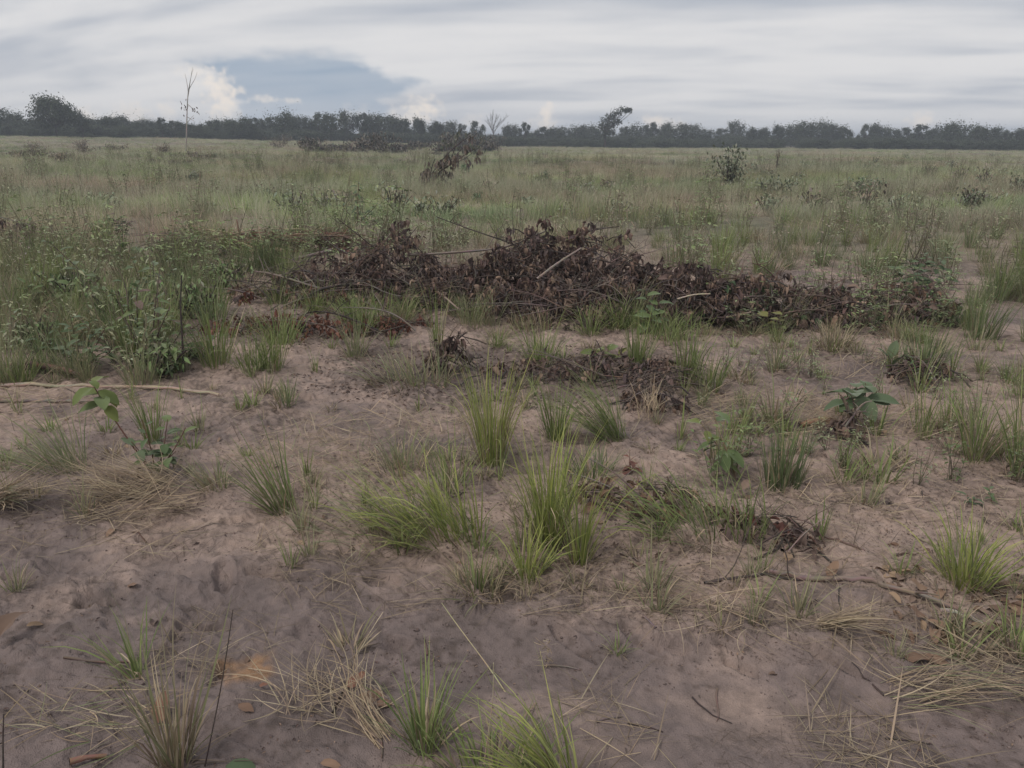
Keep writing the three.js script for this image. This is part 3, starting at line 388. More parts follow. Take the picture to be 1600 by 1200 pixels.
// dry straw lying about, and scraps of leaf: too many and too small to count
{ const q = rng(555), b = [0, 1, 2].map(i => { const u = new Buf(), w = rng(60 + i); u.blade(V(0, 0.003, 0), 0, 1.46 - 0.1 * i, 0.25, 1, 0.010 + 0.004 * i, [1, 1, 1], 6, 0.3, 0); return u.geo(); }), L = [[], [], []];
  for (let i = 0; i < 15000; i++) { const py = 430 + 770 * Math.pow(q(), 1.25), px = q() * 1680 - 40, p = gp(px, py), n = fbm(p.x * 1.3 + 7, p.z * 1.6 + 3, 3); if (n < (trackDist(p.x, p.z) > -0.05 ? 0.16 : -0.05) + 0.15 * (q() - .5)) continue; const s = 0.06 + 0.2 * q() * q() + 0.05 * q(), c = jit(pick(STRAW, q), q, 0.3), k = 0.5 + 0.5 * q(); L[(q() * 3) | 0].push([mat4(p.x, p.y + 0.002, p.z, 0, q() * 6.28, (q() - .5) * 0.1, s, s, s * 1.0), c.map(v => v * k)]); }
  b.forEach((g, k) => stuff('straw_litter', g, M.straw.clone(), L[k], 'loose dry grass straws strewn over the sand', 'straw'));
  const D = [[], [], []];
  for (let i = 0; i < 60000; i++) { const py = 425 + 770 * Math.pow(q(), 1.2), px = q() * 1680 - 40, p = gp(px, py); let near = 0; for (const [x, z] of PILES) near = Math.max(near, 1 - Math.hypot(p.x - x, (p.z - z) * 1.3) / 1.3); const n = fbm(p.x * 1.7 + 70, p.z * 2.2, 3) + 0.6 * Math.max(0, near); if (n < -0.08 + (trackDist(p.x, p.z) > 0 ? 0.32 : 0) + 0.3 * (q() - .5)) continue; if (trackDist(p.x, p.z) > -0.35 && q() < 0.75) continue; const s = 0.005 + 0.013 * q() * q() + (near > 0.2 ? 0.024 * q() : 0); D[(q() * 3) | 0].push([mat4(p.x, p.y + 0.003, p.z, -1.3 + (q() - .5) * 0.9, q() * 6.28, (q() - .5) * .6, s), jit(pick(DRY, q), q, 0.25)]); }
  G.dry.slice(0, 3).forEach((g, k) => stuff('leaf_litter', g, M.stuffLeaf, D[k], 'dark scraps of rotting leaf scattered over the sand', 'leaf litter'));
  { const T = [[], [], []]; for (let i = 0; i < 34000; i++) { const py = 425 + 775 * Math.pow(q(), 1.15), px = q() * 1680 - 40, p = gp(px, py); let near = 0; for (const [x, z] of PILES) near = Math.max(near, 1 - Math.hypot(p.x - x, (p.z - z) * 1.3) / 1.6); const n = fbm(p.x * 1.1 + 170, p.z * 1.5, 3) + 0.5 * Math.max(0, near); if (n < (trackDist(p.x, p.z) > 0 ? 0.3 : 0.0) + 0.2 * (q() - .5)) continue; const s = 0.02 + 0.08 * q() * q() + 0.06 * Math.max(0, near) * q(), k = 0.35 + 0.8 * q(); T[(q() * 3) | 0].push([mat4(p.x, p.y + 0.002, p.z, 0, q() * 6.28, (q() - .5) * 0.25, s, s, s * 1.3), [0.15 * k, 0.115 * k, 0.095 * k]]); }
    b.forEach((g, k) => stuff('twig_litter', g, M.straw.clone(), T[k], 'fine dark bits of twig and stem strewn over the sand', 'twig litter')); }
  // crumbs of damp soil
  const cr = new THREE.IcosahedronGeometry(1, 1); { const a = cr.attributes.position, w = rng(8); for (let i = 0; i < a.count; i++) { const v = V(a.getX(i), a.getY(i), a.getZ(i)), k = 0.8 + 0.4 * noise(v.x * 1.7 + 3, v.y * 1.7 + v.z * 2.1); a.setXYZ(i, v.x * k, v.y * k * 0.7, v.z * k); } cr.computeVertexNormals(); }
  const C = []; for (let i = 0; i < 5200; i++) { const py = 560 + 640 * q(), px = q() * 1680 - 40, p = gp(px, py), n = fbm(p.x * 2.2 + 15, p.z * 2.6, 3); if (n < 0.05) continue; const s = 0.002 + 0.007 * q() * q() * q(), k = 0.7 + 0.5 * q(); C.push([mat4(p.x, p.y + s * 0.3, p.z, q() * 6, q() * 6, q() * 6, s), [0.17 * k, 0.13 * k, 0.12 * k]]); }
  stuff('soil_crumbs', cr, new THREE.MeshStandardMaterial({ roughness: 0.9 }), C, 'small crumbs of damp soil on the sand', 'soil');
}
console.log('grass done');

// ------------------------------------------------------------------ heaps of cut brush with withered leaves
const WOOD = { grey: [0.17, 0.135, 0.12], brown: [0.12, 0.082, 0.066], red: [0.20, 0.105, 0.075], pale: [0.36, 0.27, 0.19], dark: [0.06, 0.046, 0.042] };
// bumps: [x, z, radius x, radius z, height]; inside them twigs carry drooping leaves
function heap(name, label, base, bumps, { leaves = 1200, branches = 14, seed = 1, size = 0.085, mats = dryMats, cols = DRY, droop = 0.75, wood = ['brown', 'grey', 'grey', 'dark'], named = 300, reach = 0.5, group, axis = 0, category = 'brush heap', r0 = 0.011 }) {
  branches = Math.round(branches * 1.9); const t = thing(name, label, category, base, group), q = rng(seed), tot = bumps.reduce((s, b) => s + b[2] * b[3] * b[4] ** 0.5, 0), rest = G.dry.map(() => []);
  const gy = (x, z) => heightAt(base.x + x, base.z + z) - base.y;
  for (let k = 0; k < branches; k++) {
    const b = pick(bumps, q), a = axis + (q() - 0.5) * 1.5 + (q() < 0.5 ? 0 : PI), ox = b[0] + (q() - .5) * b[2], oz = b[1] + (q() - .3) * b[3], L = (0.5 + q()) * b[2] * 1.3, y0 = b[4] * (0.3 + 0.85 * q()), e0 = V(ox - Math.cos(a) * L * 0.6, 0, oz + Math.sin(a) * L * 0.35), e1 = V(ox + Math.cos(a) * L * 0.55, y0 + (q() - 0.3) * 0.25, oz - Math.sin(a) * L * 0.4);
    e0.y = gy(e0.x, e0.z) + 0.03 + 0.6 * y0 * q(); e1.y = Math.max(e1.y + gy(e1.x, e1.z), 0.03);
    const u = new Buf(), c = jit(WOOD[pick(wood, q)], q, 0.2), r = r0 * (0.3 + 0.9 * q() * q()), pts = curve(e0, e1, 9, 0.12, q, 0.04); u.tube(pts, r, r * 0.35, c, 6, 0.12, q);
    for (let s = 0; s < 5; s++) { const w = pts[3 + ((q() * 6) | 0)], e = w.clone().add(V((q() - .5) * 0.5, 0.02 + q() * 0.2, (q() - .5) * 0.4).multiplyScalar(reach * 1.6 * Math.min(1, b[2] * 2.2))); u.tube(curve(w, e, 4, 0.2, q), r * 0.4, r * 0.12, c, 4, 0.1, q, false); }
    part('branch', u.geo(), M.bark, t);
  }
  let made = 0; const tw = new Buf();
  while (made < leaves) {
    let pickAt = q() * tot, b = bumps[0]; for (const x of bumps) { pickAt -= x[2] * x[3] * x[4] ** 0.5; if (pickAt <= 0) { b = x; break; } }
    const a = q() * 6.283, rad = Math.pow(q(), 0.55) * 1.0, x = b[0] + Math.cos(a) * rad * b[2], z = b[1] + Math.sin(a) * rad * b[3];
    const env = b[4] * Math.pow(Math.max(0, 1 - rad * rad), 0.6) * (0.82 + 0.5 * noise(x * 3.1 + seed, z * 3.1) + 0.25 * noise(x * 8 + seed, z * 8)), y = gy(x, z) + 0.02 + env * (q() < 0.75 ? 0.72 + 0.34 * q() : q());
    const node = V(x, y, z), az = q() * 6.28, out = V(Math.cos(az), 0, Math.sin(az));
    if (q() < 0.5) tw.tube(curve(node, node.clone().addScaledVector(out, -0.16 - 0.1 * q()).add(V(0, -0.1 * q() - 0.02, 0)), 3, 0.2, q), 0.0035, 0.006, WOOD.dark, 4, 0.1, q, false);
    const mi = (q() * mats.length) | 0, cnt = 4 + ((q() * 6) | 0);
    for (let k = 0; k < cnt && made < leaves; k++, made++) {
      const la = az + (q() - .5) * 4, o = V(Math.cos(la), 0, Math.sin(la)), d = o.clone().multiplyScalar(0.35 + 0.6 * q()).add(V(0, -droop * (0.4 + q()) + (q() < 0.16 ? 0.9 : 0), 0)).normalize(), n = o.clone().add(V((q() - .5), 0.4 + q() * 0.6, (q() - .5))).normalize();
      const s = size * (0.45 + 1.0 * q() * q() + 0.15) * (made < named ? 1.15 : 1), p = node.clone().addScaledVector(o, 0.012 + 0.03 * q()), g = (q() * 4) | 0; p.y += (q() - 0.4) * 0.05;
      const m = q() < 0.72 ? mi : (q() * mats.length) | 0, lim = gy(p.x, p.z) + 0.01; if (p.y + d.y * s < lim) { d.y = (lim - p.y) / s; d.normalize(); }
      if (made < named) leaf(t, G.dry[g], mats[m], p, d, n, s); else rest[g].push([leafM(p, d, n, s), jit(cols[m % cols.length], q, 0.25)]);
    }
  }
  if (tw.size) part('twigs', tw.geo(), M.bark, t).userData.kind = 'stuff';
  rest.forEach((l, k) => l.length && stuff('withered_leaves', G.dry[k], M.stuffLeaf, l, '', '', t));
  return t;
}
const at = (px, py) => gp(px, py);
{ // main heap: bumps given in metres round a base point on the ground below each lobe
  const c = at(860, 478); heap('brush_heap', 'large mound of dark brown withered leaves and cut branches', c, [[-0.85, 0.1, 0.4, 0.45, 0.36], [0.95, 0.15, 0.4, 0.45, 0.38], [-0.15, -0.05, 0.62, 0.5, 0.76], [0.35, -0.05, 0.6, 0.5, 0.74], [-0.55, 0.12, 0.42, 0.45, 0.46], [0.2, 0.45, 0.6, 0.42, 0.44], [0.75, 0.25, 0.34, 0.4, 0.52], [-0.35, 0.6, 0.5, 0.36, 0.28], [0.6, 0.65, 0.4, 0.32, 0.32], [0.15, 0.85, 0.5, 0.25, 0.2]], { leaves: 7800, branches: 30, seed: 5, size: 0.075, r0: 0.011 });
  const l = at(600, 470); heap('brush_heap', 'brown withered brush lobe with bare trunks showing under it', l, [[0.12, -0.1, 0.42, 0.4, 0.72], [-0.32, -0.05, 0.48, 0.4, 0.5], [0.45, 0.05, 0.34, 0.36, 0.46], [-0.75, 0.0, 0.35, 0.3, 0.3], [0.45, 0.35, 0.45, 0.3, 0.26], [0.1, 0.3, 0.45, 0.25, 0.24]], { leaves: 3300, branches: 26, seed: 8, size: 0.072 });
  const r = at(1072, 505); heap('brush_heap', 'small upright bunch of hanging withered brown leaves beside the mound', r, [[0, 0, 0.28, 0.28, 0.60], [0.25, 0.05, 0.27, 0.25, 0.34], [-0.2, 0.15, 0.25, 0.2, 0.26]], { leaves: 1300, branches: 8, seed: 9, size: 0.075, droop: 1.3 });
  const ta = at(1200, 505); heap('brush_heap', 'low trailing brush of withered leaves with some green ones left', ta, [[-0.5, 0.1, 0.35, 0.3, 0.36], [-0.15, 0, 0.45, 0.34, 0.44], [0.4, 0.02, 0.45, 0.32, 0.32], [0.95, 0.05, 0.45, 0.3, 0.27], [0.05, 0.2, 0.45, 0.2, 0.2]], { leaves: 2700, branches: 16, seed: 10, size: 0.074, mats: [...dryMats, deepMats[0], ...dryMats], cols: [...DRY, [0.07, 0.1, 0.05], ...DRY] });
  const e = at(1430, 500); heap('brush_heap', 'mixed reddish brown and green brush at the end of the trail', e, [[0, 0, 0.38, 0.3, 0.30], [-0.3, 0.1, 0.3, 0.22, 0.2]], { leaves: 520, branches: 7, seed: 12, size: 0.085, mats: [dryMats[3], dryMats[1], deepMats[1], tanMats[1]], cols: [DRY[3], DRY[1], [0.07, 0.1, 0.05], [0.19, 0.12, 0.085]] });
  const f = at(930, 592); heap('brush_heap', 'flat litter of dark dead leaves and twigs below the large mound', f, [[-0.35, 0, 0.4, 0.2, 0.09], [0.1, 0.02, 0.42, 0.2, 0.10], [0.42, 0.18, 0.25, 0.2, 0.12]], { leaves: 640, branches: 12, seed: 14, size: 0.05, droop: 0.2, r0: 0.005, reach: 0.2 });
  const g = at(708, 585); heap('brush_heap', 'small bunch of crumpled dark leaves beside pale spreading grass', g, [[0, 0, 0.14, 0.12, 0.25]], { leaves: 130, branches: 4, seed: 15, size: 0.065, named: 130, droop: 1 });
  const h = at(935, 585); heap('brush_heap', 'little spray of crumpled nearly black leaves on a stem', h, [[0, 0.05, 0.08, 0.08, 0.16]], { leaves: 46, branches: 2, seed: 16, size: 0.055, named: 46, mats: [dryMats[2], dryMats[0]], cols: [DRY[2], DRY[0]] });
  const i = at(1010, 640); heap('brush_heap', 'dark rotting leaves and dry stems on sand behind the leaning tuft', i, [[0, 0, 0.16, 0.12, 0.10], [0.12, 0.09, 0.14, 0.1, 0.05]], { leaves: 150, branches: 8, seed: 17, size: 0.05, named: 150, r0: 0.006 });
  const j = at(440, 520); heap('brush_heap', 'flat drift of reddish dead leaves on damp sand', j, [[-0.25, 0, 0.42, 0.22, 0.07], [0.25, 0.02, 0.5, 0.22, 0.08], [0.85, -0.1, 0.4, 0.2, 0.06]], { leaves: 900, branches: 5, seed: 18, size: 0.06, mats: [...redMats, dryMats[1]], cols: [[0.17, 0.075, 0.055], [0.13, 0.06, 0.05], [0.21, 0.105, 0.075], DRY[1]], droop: 0.2, r0: 0.008 });
  const k = at(450, 392); heap('brush_heap', 'reddish brown brush around a fallen trunk behind the mound', k, [[-0.6, 0.1, 0.9, 0.5, 0.2], [0.5, 0, 0.8, 0.5, 0.22]], { leaves: 800, branches: 20, seed: 19, size: 0.09, mats: [redMats[1], dryMats[1], dryMats[0], dryMats[3]], cols: [[0.13, 0.06, 0.05], DRY[1], DRY[0], DRY[3]], wood: ['red', 'pale', 'brown'], r0: 0.022, droop: 0.4 });
  const m = at(12, 388); heap('brush_heap', 'dark dome of withered brush in the grass near the fallen trunk', m, [[0, 0, 0.75, 0.6, 0.42], [-0.6, 0, 0.6, 0.5, 0.35]], { leaves: 800, branches: 10, seed: 20, size: 0.09 });
  const lw = at(470, 470); heap('brush_heap', 'low flat spread of cut branches and brown leaves beside the brown lobe', lw, [[0, 0, 0.55, 0.3, 0.16], [-0.45, 0.1, 0.4, 0.25, 0.1], [0.3, 0.25, 0.4, 0.25, 0.14]], { leaves: 520, branches: 12, seed: 61, size: 0.07, mats: [...redMats, ...dryMats], cols: [[0.17, 0.075, 0.055], [0.13, 0.06, 0.05], [0.21, 0.105, 0.075], ...DRY], r0: 0.02, droop: 0.4 });
  const n = at(290, 402); heap('brush_heap', 'low dark twiggy brush half sunk in field grass', n, [[0, 0, 0.5, 0.4, 0.22]], { leaves: 240, branches: 12, seed: 21, size: 0.08, named: 120 });
  const o = at(1440, 600); heap('brush_heap', 'dark crumpled leaf litter under the small green shrub', o, [[0, 0, 0.16, 0.14, 0.10]], { leaves: 150, branches: 4, seed: 22, size: 0.055, named: 150 });
  const p = at(1320, 688); heap('brush_heap', 'dead root lump with rotting bark under the big leaved sapling', p, [[0, 0, 0.08, 0.07, 0.07]], { leaves: 60, branches: 5, seed: 23, size: 0.05, named: 60, r0: 0.014 });
  const s = at(940, 790); heap('brush_heap', 'brown leaf litter and dry stems between the trio and the arching tuft', s, [[-0.05, 0, 0.2, 0.1, 0.04], [0.2, 0.05, 0.2, 0.1, 0.04]], { leaves: 190, branches: 7, seed: 24, size: 0.05, named: 190, mats: [...tanMats, dryMats[1]], cols: DRY, droop: 0.1, r0: 0.005 });
  const u = at(1170, 830); heap('brush_heap', 'dark rotted leaf mat under thin fallen branches on sand', u, [[0, 0, 0.16, 0.1, 0.03], [0.12, 0.12, 0.12, 0.1, 0.03]], { leaves: 130, branches: 5, seed: 25, size: 0.05, named: 130, mats: [redMats[1], dryMats[0], dryMats[1]], cols: DRY, droop: 0.1, r0: 0.005 });
}
console.log('heaps done');

// ------------------------------------------------------------------ logs, branches and sticks
function logTube(name, label, category, pxs, r0, r1, color, { lift = 0, seed = 1, n = 22, twigs = 0, z, group, rad = 9, peel } = {}) {
  const q = rng(seed + 300), pts = pxs.map(([x, y, up = 0]) => { const p = gp(x, y); p.y += up; return p; }), base = pts[0].clone(), cv = new THREE.CatmullRomCurve3(pts), P = cv.getPoints(n).map((p, k) => { const v = p.clone(); v.y = Math.max(v.y, heightAt(v.x, v.z)) + lerp(r0, r1, k / n) * 0.75 + lift; return v.sub(base); });
  const t = thing(name, label, category, base, group), u = new Buf(); u.tube(P, r0, r1, color, rad, r0 > 0.024 ? 0.3 : 0.16, q); part('stem', u.geo(), M.bark, t);
  for (let k = 0; k < twigs; k++) { const w = new Buf(), a = P[2 + ((q() * (n - 3)) | 0)], e = a.clone().add(V((q() - .3) * 0.5, 0.05 + 0.25 * q(), (q() - .5) * 0.4)); w.tube(curve(a, e, 5, 0.15, q), r1 * 0.6, r1 * 0.2, color, 5, 0.1, q); part('twig', w.geo(), M.bark, t); }
  if (peel) { const w = new Buf(), P2 = P.slice(2, n - 2).map(p => p.clone().add(V(0, r0 * 0.22, r0 * 0.1))); w.tube(P2, r0 * 0.82, r0 * 0.7, peel, 7, 0.12, q); part('bare_wood', w.geo(), M.bark, t); }
  return t;
}
logTube('fallen_log', 'short brown cut log with bare end under the heap', 'log', [[430, 462], [480, 460], [545, 452]], 0.045, 0.042, [0.19, 0.105, 0.075], { seed: 1 });
logTube('fallen_log', 'dark trunk lying along the foot of the brown lobe', 'log', [[540, 462], [610, 464], [700, 470]], 0.05, 0.04, WOOD.brown, { seed: 2, lift: 0.05 });
logTube('fallen_branch', 'grey crooked branch reaching out of the brown lobe', 'branch', [[372, 440], [420, 432, 0.05], [470, 425, 0.14], [520, 422, 0.2]], 0.015, 0.02, WOOD.grey, { seed: 3, twigs: 1 });
logTube('fallen_log', 'long reddish fallen trunk behind the crooked grey branch', 'log', [[262, 376], [330, 378, 0.06], [380, 384, 0.08], [432, 396]], 0.05, 0.04, [0.20, 0.125, 0.09], { seed: 4, twigs: 3 });
logTube('fallen_branch', 'pale peeled branch end beside the reddish trunk', 'branch', [[390, 402, 0.02], [420, 398, 0.05], [445, 400, 0.03]], 0.035, 0.03, [0.30, 0.21, 0.15], { seed: 5, twigs: 2 });
logTube('fallen_log', 'rotting log with reddish bare wood by the leafy shrub', 'log', [[-30, 578], [40, 582], [118, 592]], 0.024, 0.018, [0.14, 0.11, 0.095], { seed: 6, peel: [0.19, 0.135, 0.11] });
logTube('fallen_log', 'split reddish log piece under the leafy shrub', 'log', [[48, 586], [90, 592], [128, 600]], 0.022, 0.014, [0.11, 0.072, 0.06], { seed: 26, lift: 0.03, peel: [0.17, 0.088, 0.07] });
logTube('fallen_branch', 'long straight pale stripped pole lying on sand', 'branch', [[-20, 606], [60, 609], [170, 608], [260, 612], [342, 618]], 0.012, 0.010, [0.34, 0.27, 0.205], { seed: 7 });
logTube('fallen_branch', 'grey weathered pole lying beside the pale one', 'branch', [[-30, 630], [60, 628], [150, 632]], 0.013, 0.010, [0.22, 0.175, 0.155], { seed: 8 });
logTube('fallen_branch', 'bent branch arching over the front of the brown lobe', 'branch', [[590, 470, 0.22], [640, 475, 0.27], [665, 480, 0.24], [720, 505, 0.1]], 0.013, 0.008, [0.19, 0.145, 0.12], { seed: 9, twigs: 2 });
logTube('fallen_branch', 'thin grey branch rising across the face of the mound', 'branch', [[838, 500, 0.34], [870, 495, 0.48], [905, 490, 0.6]], 0.011, 0.007, [0.27, 0.215, 0.185], { seed: 10 });
logTube('fallen_branch', 'forked pale branch crossing between the lobe and mound', 'branch', [[700, 480, 0.2], [745, 482, 0.31], [800, 480, 0.34], [830, 480, 0.33]], 0.013, 0.009, [0.26, 0.19, 0.15], { seed: 11, twigs: 2 });
logTube('fallen_branch', 'straight branch joining the brown lobe to the mound top', 'branch', [[640, 470, 0.42], [700, 472, 0.47], [790, 470, 0.52], [850, 465, 0.64]], 0.013, 0.008, WOOD.grey, { seed: 12, twigs: 2 });
logTube('fallen_branch', 'thin pale stick poking out of the hanging leaf bunch', 'branch', [[1055, 515, 0.24], [1080, 515, 0.26], [1105, 515, 0.28]], 0.007, 0.006, [0.40, 0.33, 0.26], { seed: 13 });
logTube('fallen_branch', 'pale stripped stick lying across the trailing brush', 'branch', [[1265, 500, 0.16], [1300, 500, 0.16], [1348, 505, 0.15]], 0.012, 0.010, [0.38, 0.28, 0.20], { seed: 14 });
logTube('fallen_branch', 'thin stick leaning out of the trailing brush', 'branch', [[1132, 520, 0.12], [1170, 520, 0.16]], 0.007, 0.005, [0.33, 0.25, 0.2], { seed: 15 });
logTube('fallen_log', 'orange brown broken branch stub on sand', 'log', [[1250, 672], [1278, 668], [1305, 664]], 0.017, 0.022, [0.30, 0.17, 0.11], { seed: 16, n: 6 });
logTube('fallen_branch', 'long thin brown branch curving over dark leaf mat', 'branch', [[1090, 788], [1150, 812], [1220, 822], [1275, 838], [1350, 868]], 0.006, 0.004, WOOD.brown, { seed: 17, twigs: 1 });
logTube('fallen_branch', 'thin branch bending down over the dark leaf mat', 'branch', [[1110, 802], [1150, 830], [1180, 858], [1206, 864]], 0.007, 0.005, WOOD.brown, { seed: 18 });
logTube('fallen_branch', 'short pale thick stick beside the narrow sprout', 'branch', [[1222, 862], [1240, 848], [1252, 832]], 0.008, 0.007, [0.36, 0.27, 0.2], { seed: 19, n: 6 });
logTube('fallen_branch', 'grey brown branch half buried along the track edge', 'branch', [[1195, 897], [1260, 906], [1330, 912], [1420, 938], [1495, 968]], 0.011, 0.008, [0.22, 0.165, 0.14], { seed: 20, twigs: 1 });
logTube('fallen_branch', 'dark twiggy branch lying across the track edge', 'branch', [[1100, 918], [1180, 908], [1250, 906]], 0.006, 0.004, WOOD.dark, { seed: 21, twigs: 2 });
logTube('fallen_branch', 'grey splintered stick on the litter by the bright fanning tuft', 'branch', [[1470, 964], [1500, 974], [1535, 982]], 0.010, 0.005, [0.33, 0.29, 0.26], { seed: 22, n: 6 });
logTube('fallen_branch', 'brown root rising out of sand at the half dry tuft', 'branch', [[110, 1196], [135, 1186, 0.01], [165, 1176]], 0.008, 0.006, [0.19, 0.11, 0.08], { seed: 23, n: 6 });
logTube('twig', 'thin dark curved twig lying alone on the smooth track', 'twig', [[980, 1126], [1010, 1130], [1036, 1142]], 0.0025, 0.002, WOOD.dark, { seed: 24, n: 6, rad: 5 });
logTube('twig', 'straight brown twig near the small leaning tuft', 'twig', [[100, 1029], [160, 1030], [218, 1028]], 0.004, 0.003, WOOD.brown, { seed: 25, n: 6, rad: 5 });
function standing(name, label, category, bx, by, tips, r, c, seed) { const q = rng(seed), b = gp(bx, by), t = thing(name, label, category, b), u = new Buf(), e = atZ(tips[0][0], tips[0][1], b.z + (tips[0][2] || 0)).sub(b), P = curve(V(0, -0.02, 0), e, 8, 0.03, q); u.tube(P, r, r * 0.5, c, 5, 0.12, q); part('stem', u.geo(), M.bark, t); for (let k = 1; k < tips.length; k++) { const w = new Buf(); w.tube(curve(P[5], atZ(tips[k][0], tips[k][1], b.z).sub(b), 5, 0.05, q), r * 0.6, r * 0.3, c, 5, 0.1, q); part('twig', w.geo(), M.bark, t); } return t; }
standing('standing_twig', 'thin dark twig standing upright in sand by the orange patch', 'twig', 316, 1190, [[364, 952]], 0.0022, WOOD.dark, 41);
standing('standing_twig', 'dark twig end poking up at the sand edge', 'twig', 2, 1215, [[6, 1115]], 0.0028, WOOD.dark, 42);
standing('broken_stalk', 'pale dry stalk snapped over above the swept green tuft', 'stalk', 752, 1206, [[771, 1036]], 0.0020, [0.48, 0.40, 0.28], 43);
standing('broken_stalk', 'long dry stalk bent from the swept tuft over the track', 'stalk', 800, 1080, [[690, 942, -0.30]], 0.0022, [0.40, 0.335, 0.21], 44);
standing('dead_stem', 'dry forked weed stem above the grass mat by the trio', 'stem', 985, 745, [[984, 702], [994, 712]], 0.0025, WOOD.red, 45);
standing('standing_twig', 'straight dark stem rising from the leafy shrub', 'twig', 287, 585, [[284, 430]], 0.009, WOOD.dark, 46);
standing('standing_twig', 'dark leaning stem over the hanging leaf bunch', 'twig', 1118, 470, [[1098, 412], [1140, 395]], 0.006, WOOD.dark, 47);
// loose twigs
{ const q = rng(606); for (let k = 0; k < 46; k++) { const px = q() * 1600, py = 560 + 620 * q(), p = gp(px, py), L = 0.05 + 0.13 * q(), a = q() * 6.28, u = new Buf(), e = V(Math.cos(a) * L, 0, Math.sin(a) * L); if (trackDist(p.x, p.z) > 0.15 && q() < 0.6) continue; const P = curve(V(0, 0, 0), e, 5, 0.12, q); P.forEach(v => v.y = heightAt(p.x + v.x, p.z + v.z) - p.y + 0.003); u.tube(P, 0.0022 + 0.002 * q(), 0.0015, jit(WOOD[pick(['brown', 'dark', 'grey'], q)], q, .2), 5, 0.1, q); single('twig', u.geo(), M.bark, 'short loose brown twig lying flat on open sand', 'twig', p, 'loose twigs on the sand'); } }

// ------------------------------------------------------------------ fallen leaves that can be picked out one by one
function fallen(label, px, py, s, mats, a, tilt = 0.25, geo = G.flat[0], lift = 0.008, group) { const p = gp(px, py), d = V(Math.cos(a), tilt, Math.sin(a)), n = V(0.1, 1, 0.15); const m = single('fallen_leaf', geo, mats, label, 'leaf', p.add(V(0, lift, 0)), group); m.quaternion.copy(orient(d, n)); m.scale.setScalar(s); return m; }
fallen('large round reddish brown leaf upright behind the half dry tuft', 240, 1120, 0.095, redMats[2], -1.0, 1.2, G.flat[1]);
fallen('small round reddish leaf flat on sand near the orange patch', 405, 1072, 0.032, redMats[2], 0.2, 0.05, G.flat[1]);
fallen('tan leaf lying flat below the small reddish one', 372, 1100, 0.055, tanMats[1], 0.4, 0.1, G.flat[0]);
fallen('yellowish tan leaf scrap near the curled dead leaf', 40, 974, 0.05, tanMats[2], -0.3, 0.2, G.flat[2]);
fallen('curled brown leaf standing on its edge on the track', -4, 1004, 0.13, tanMats[3], -1.1, 1.6, G.dry[3], 0.02);
fallen('large tan leaf under the tangled straw', 560, 1088, 0.095, tanMats[0], 0.15, 0.12, G.flat[0]);
fallen('reddish leaf under the tangled straw', 540, 1072, 0.07, redMats[2], -0.4, 0.3, G.flat[1]);
fallen('brown leaf tip beside the tangled straw', 585, 1104, 0.055, tanMats[1], -0.2, 0.1, G.flat[0]);
fallen('brown leaf in front of the tangled straw', 500, 1190, 0.06, tanMats[0], 0.1, 0.1, G.flat[2]);
fallen('deep green fresh leaf lying on the sand', 352, 1194, 0.09, deepMats[1], 0.1, 0.15, G.broad[1]);
fallen('reddish brown paddle shaped leaf on the straw fan', 226, 748, 0.07, redMats[0], 1.5, 0.5, G.flat[1], 0.02);
fallen('tan folded leaf upright beside the grey branch', 1228, 884, 0.06, tanMats[2], -0.9, 1.0, G.dry[3]);
fallen('tan heart shaped leaf leaning on the grey branch', 1292, 900, 0.07, tanMats[0], -0.5, 0.7, G.flat[1]);
fallen('brown rolled leaf beside the V shaped tuft', 1022, 878, 0.06, tanMats[3], -0.8, 0.4, G.dry[2]);
fallen('dark rolled leaf flat on sand below the trio', 985, 890, 0.075, dryMats[3], 0.3, 0.05, G.dry[0]);
fallen('brown rolled leaf on sand near the short pale stick', 1385, 860, 0.075, tanMats[1], 0.5, 0.1, G.dry[0]);
fallen('wide brown leaf by the straw fan on the track', 1408, 1040, 0.085, tanMats[1], 0.5, 0.15, G.flat[1]);
fallen('tan leaf overlapping the wide brown one', 1440, 1048, 0.075, tanMats[0], 0.2, 0.12, G.flat[0]);
fallen('brown curled leaf under the bright fanning tuft', 1560, 915, 0.09, tanMats[0], 0.6, 0.3, G.flat[0]);
fallen('yellow tan leaf in the brown mixed litter', 1540, 990, 0.07, tanMats[2], -2.5, 0.2, G.flat[2]);
{ const q = rng(707); for (let k = 0; k < 130; k++) { const py = 560 + 640 * Math.pow(q(), 1.1), px = q() * 1640 - 20, p = gp(px, py); if (trackDist(p.x, p.z) > -0.05 && q() < 0.8) continue; fallen('single dry brown leaf lying loose on open sand', px, py, 0.028 + 0.03 * q(), pick([...tanMats, ...dryMats], q), q() * 6.28, q() * 0.25, pick([...G.flat, ...G.dry], q), 0.005, 'loose dry leaves on the sand'); }
  for (let k = 0; k < 60; k++) { const px = 1370 + 230 * q(), py = 900 + 110 * q(); fallen('dead brown leaf in the litter around the bright fanning tuft', px, py, 0.04 + 0.04 * q(), pick([...tanMats, dryMats[3]], q), q() * 6.28, q() * 0.4, pick([...G.flat, ...G.dry], q), 0.01, 'dead leaves around the bright fanning tuft'); } }

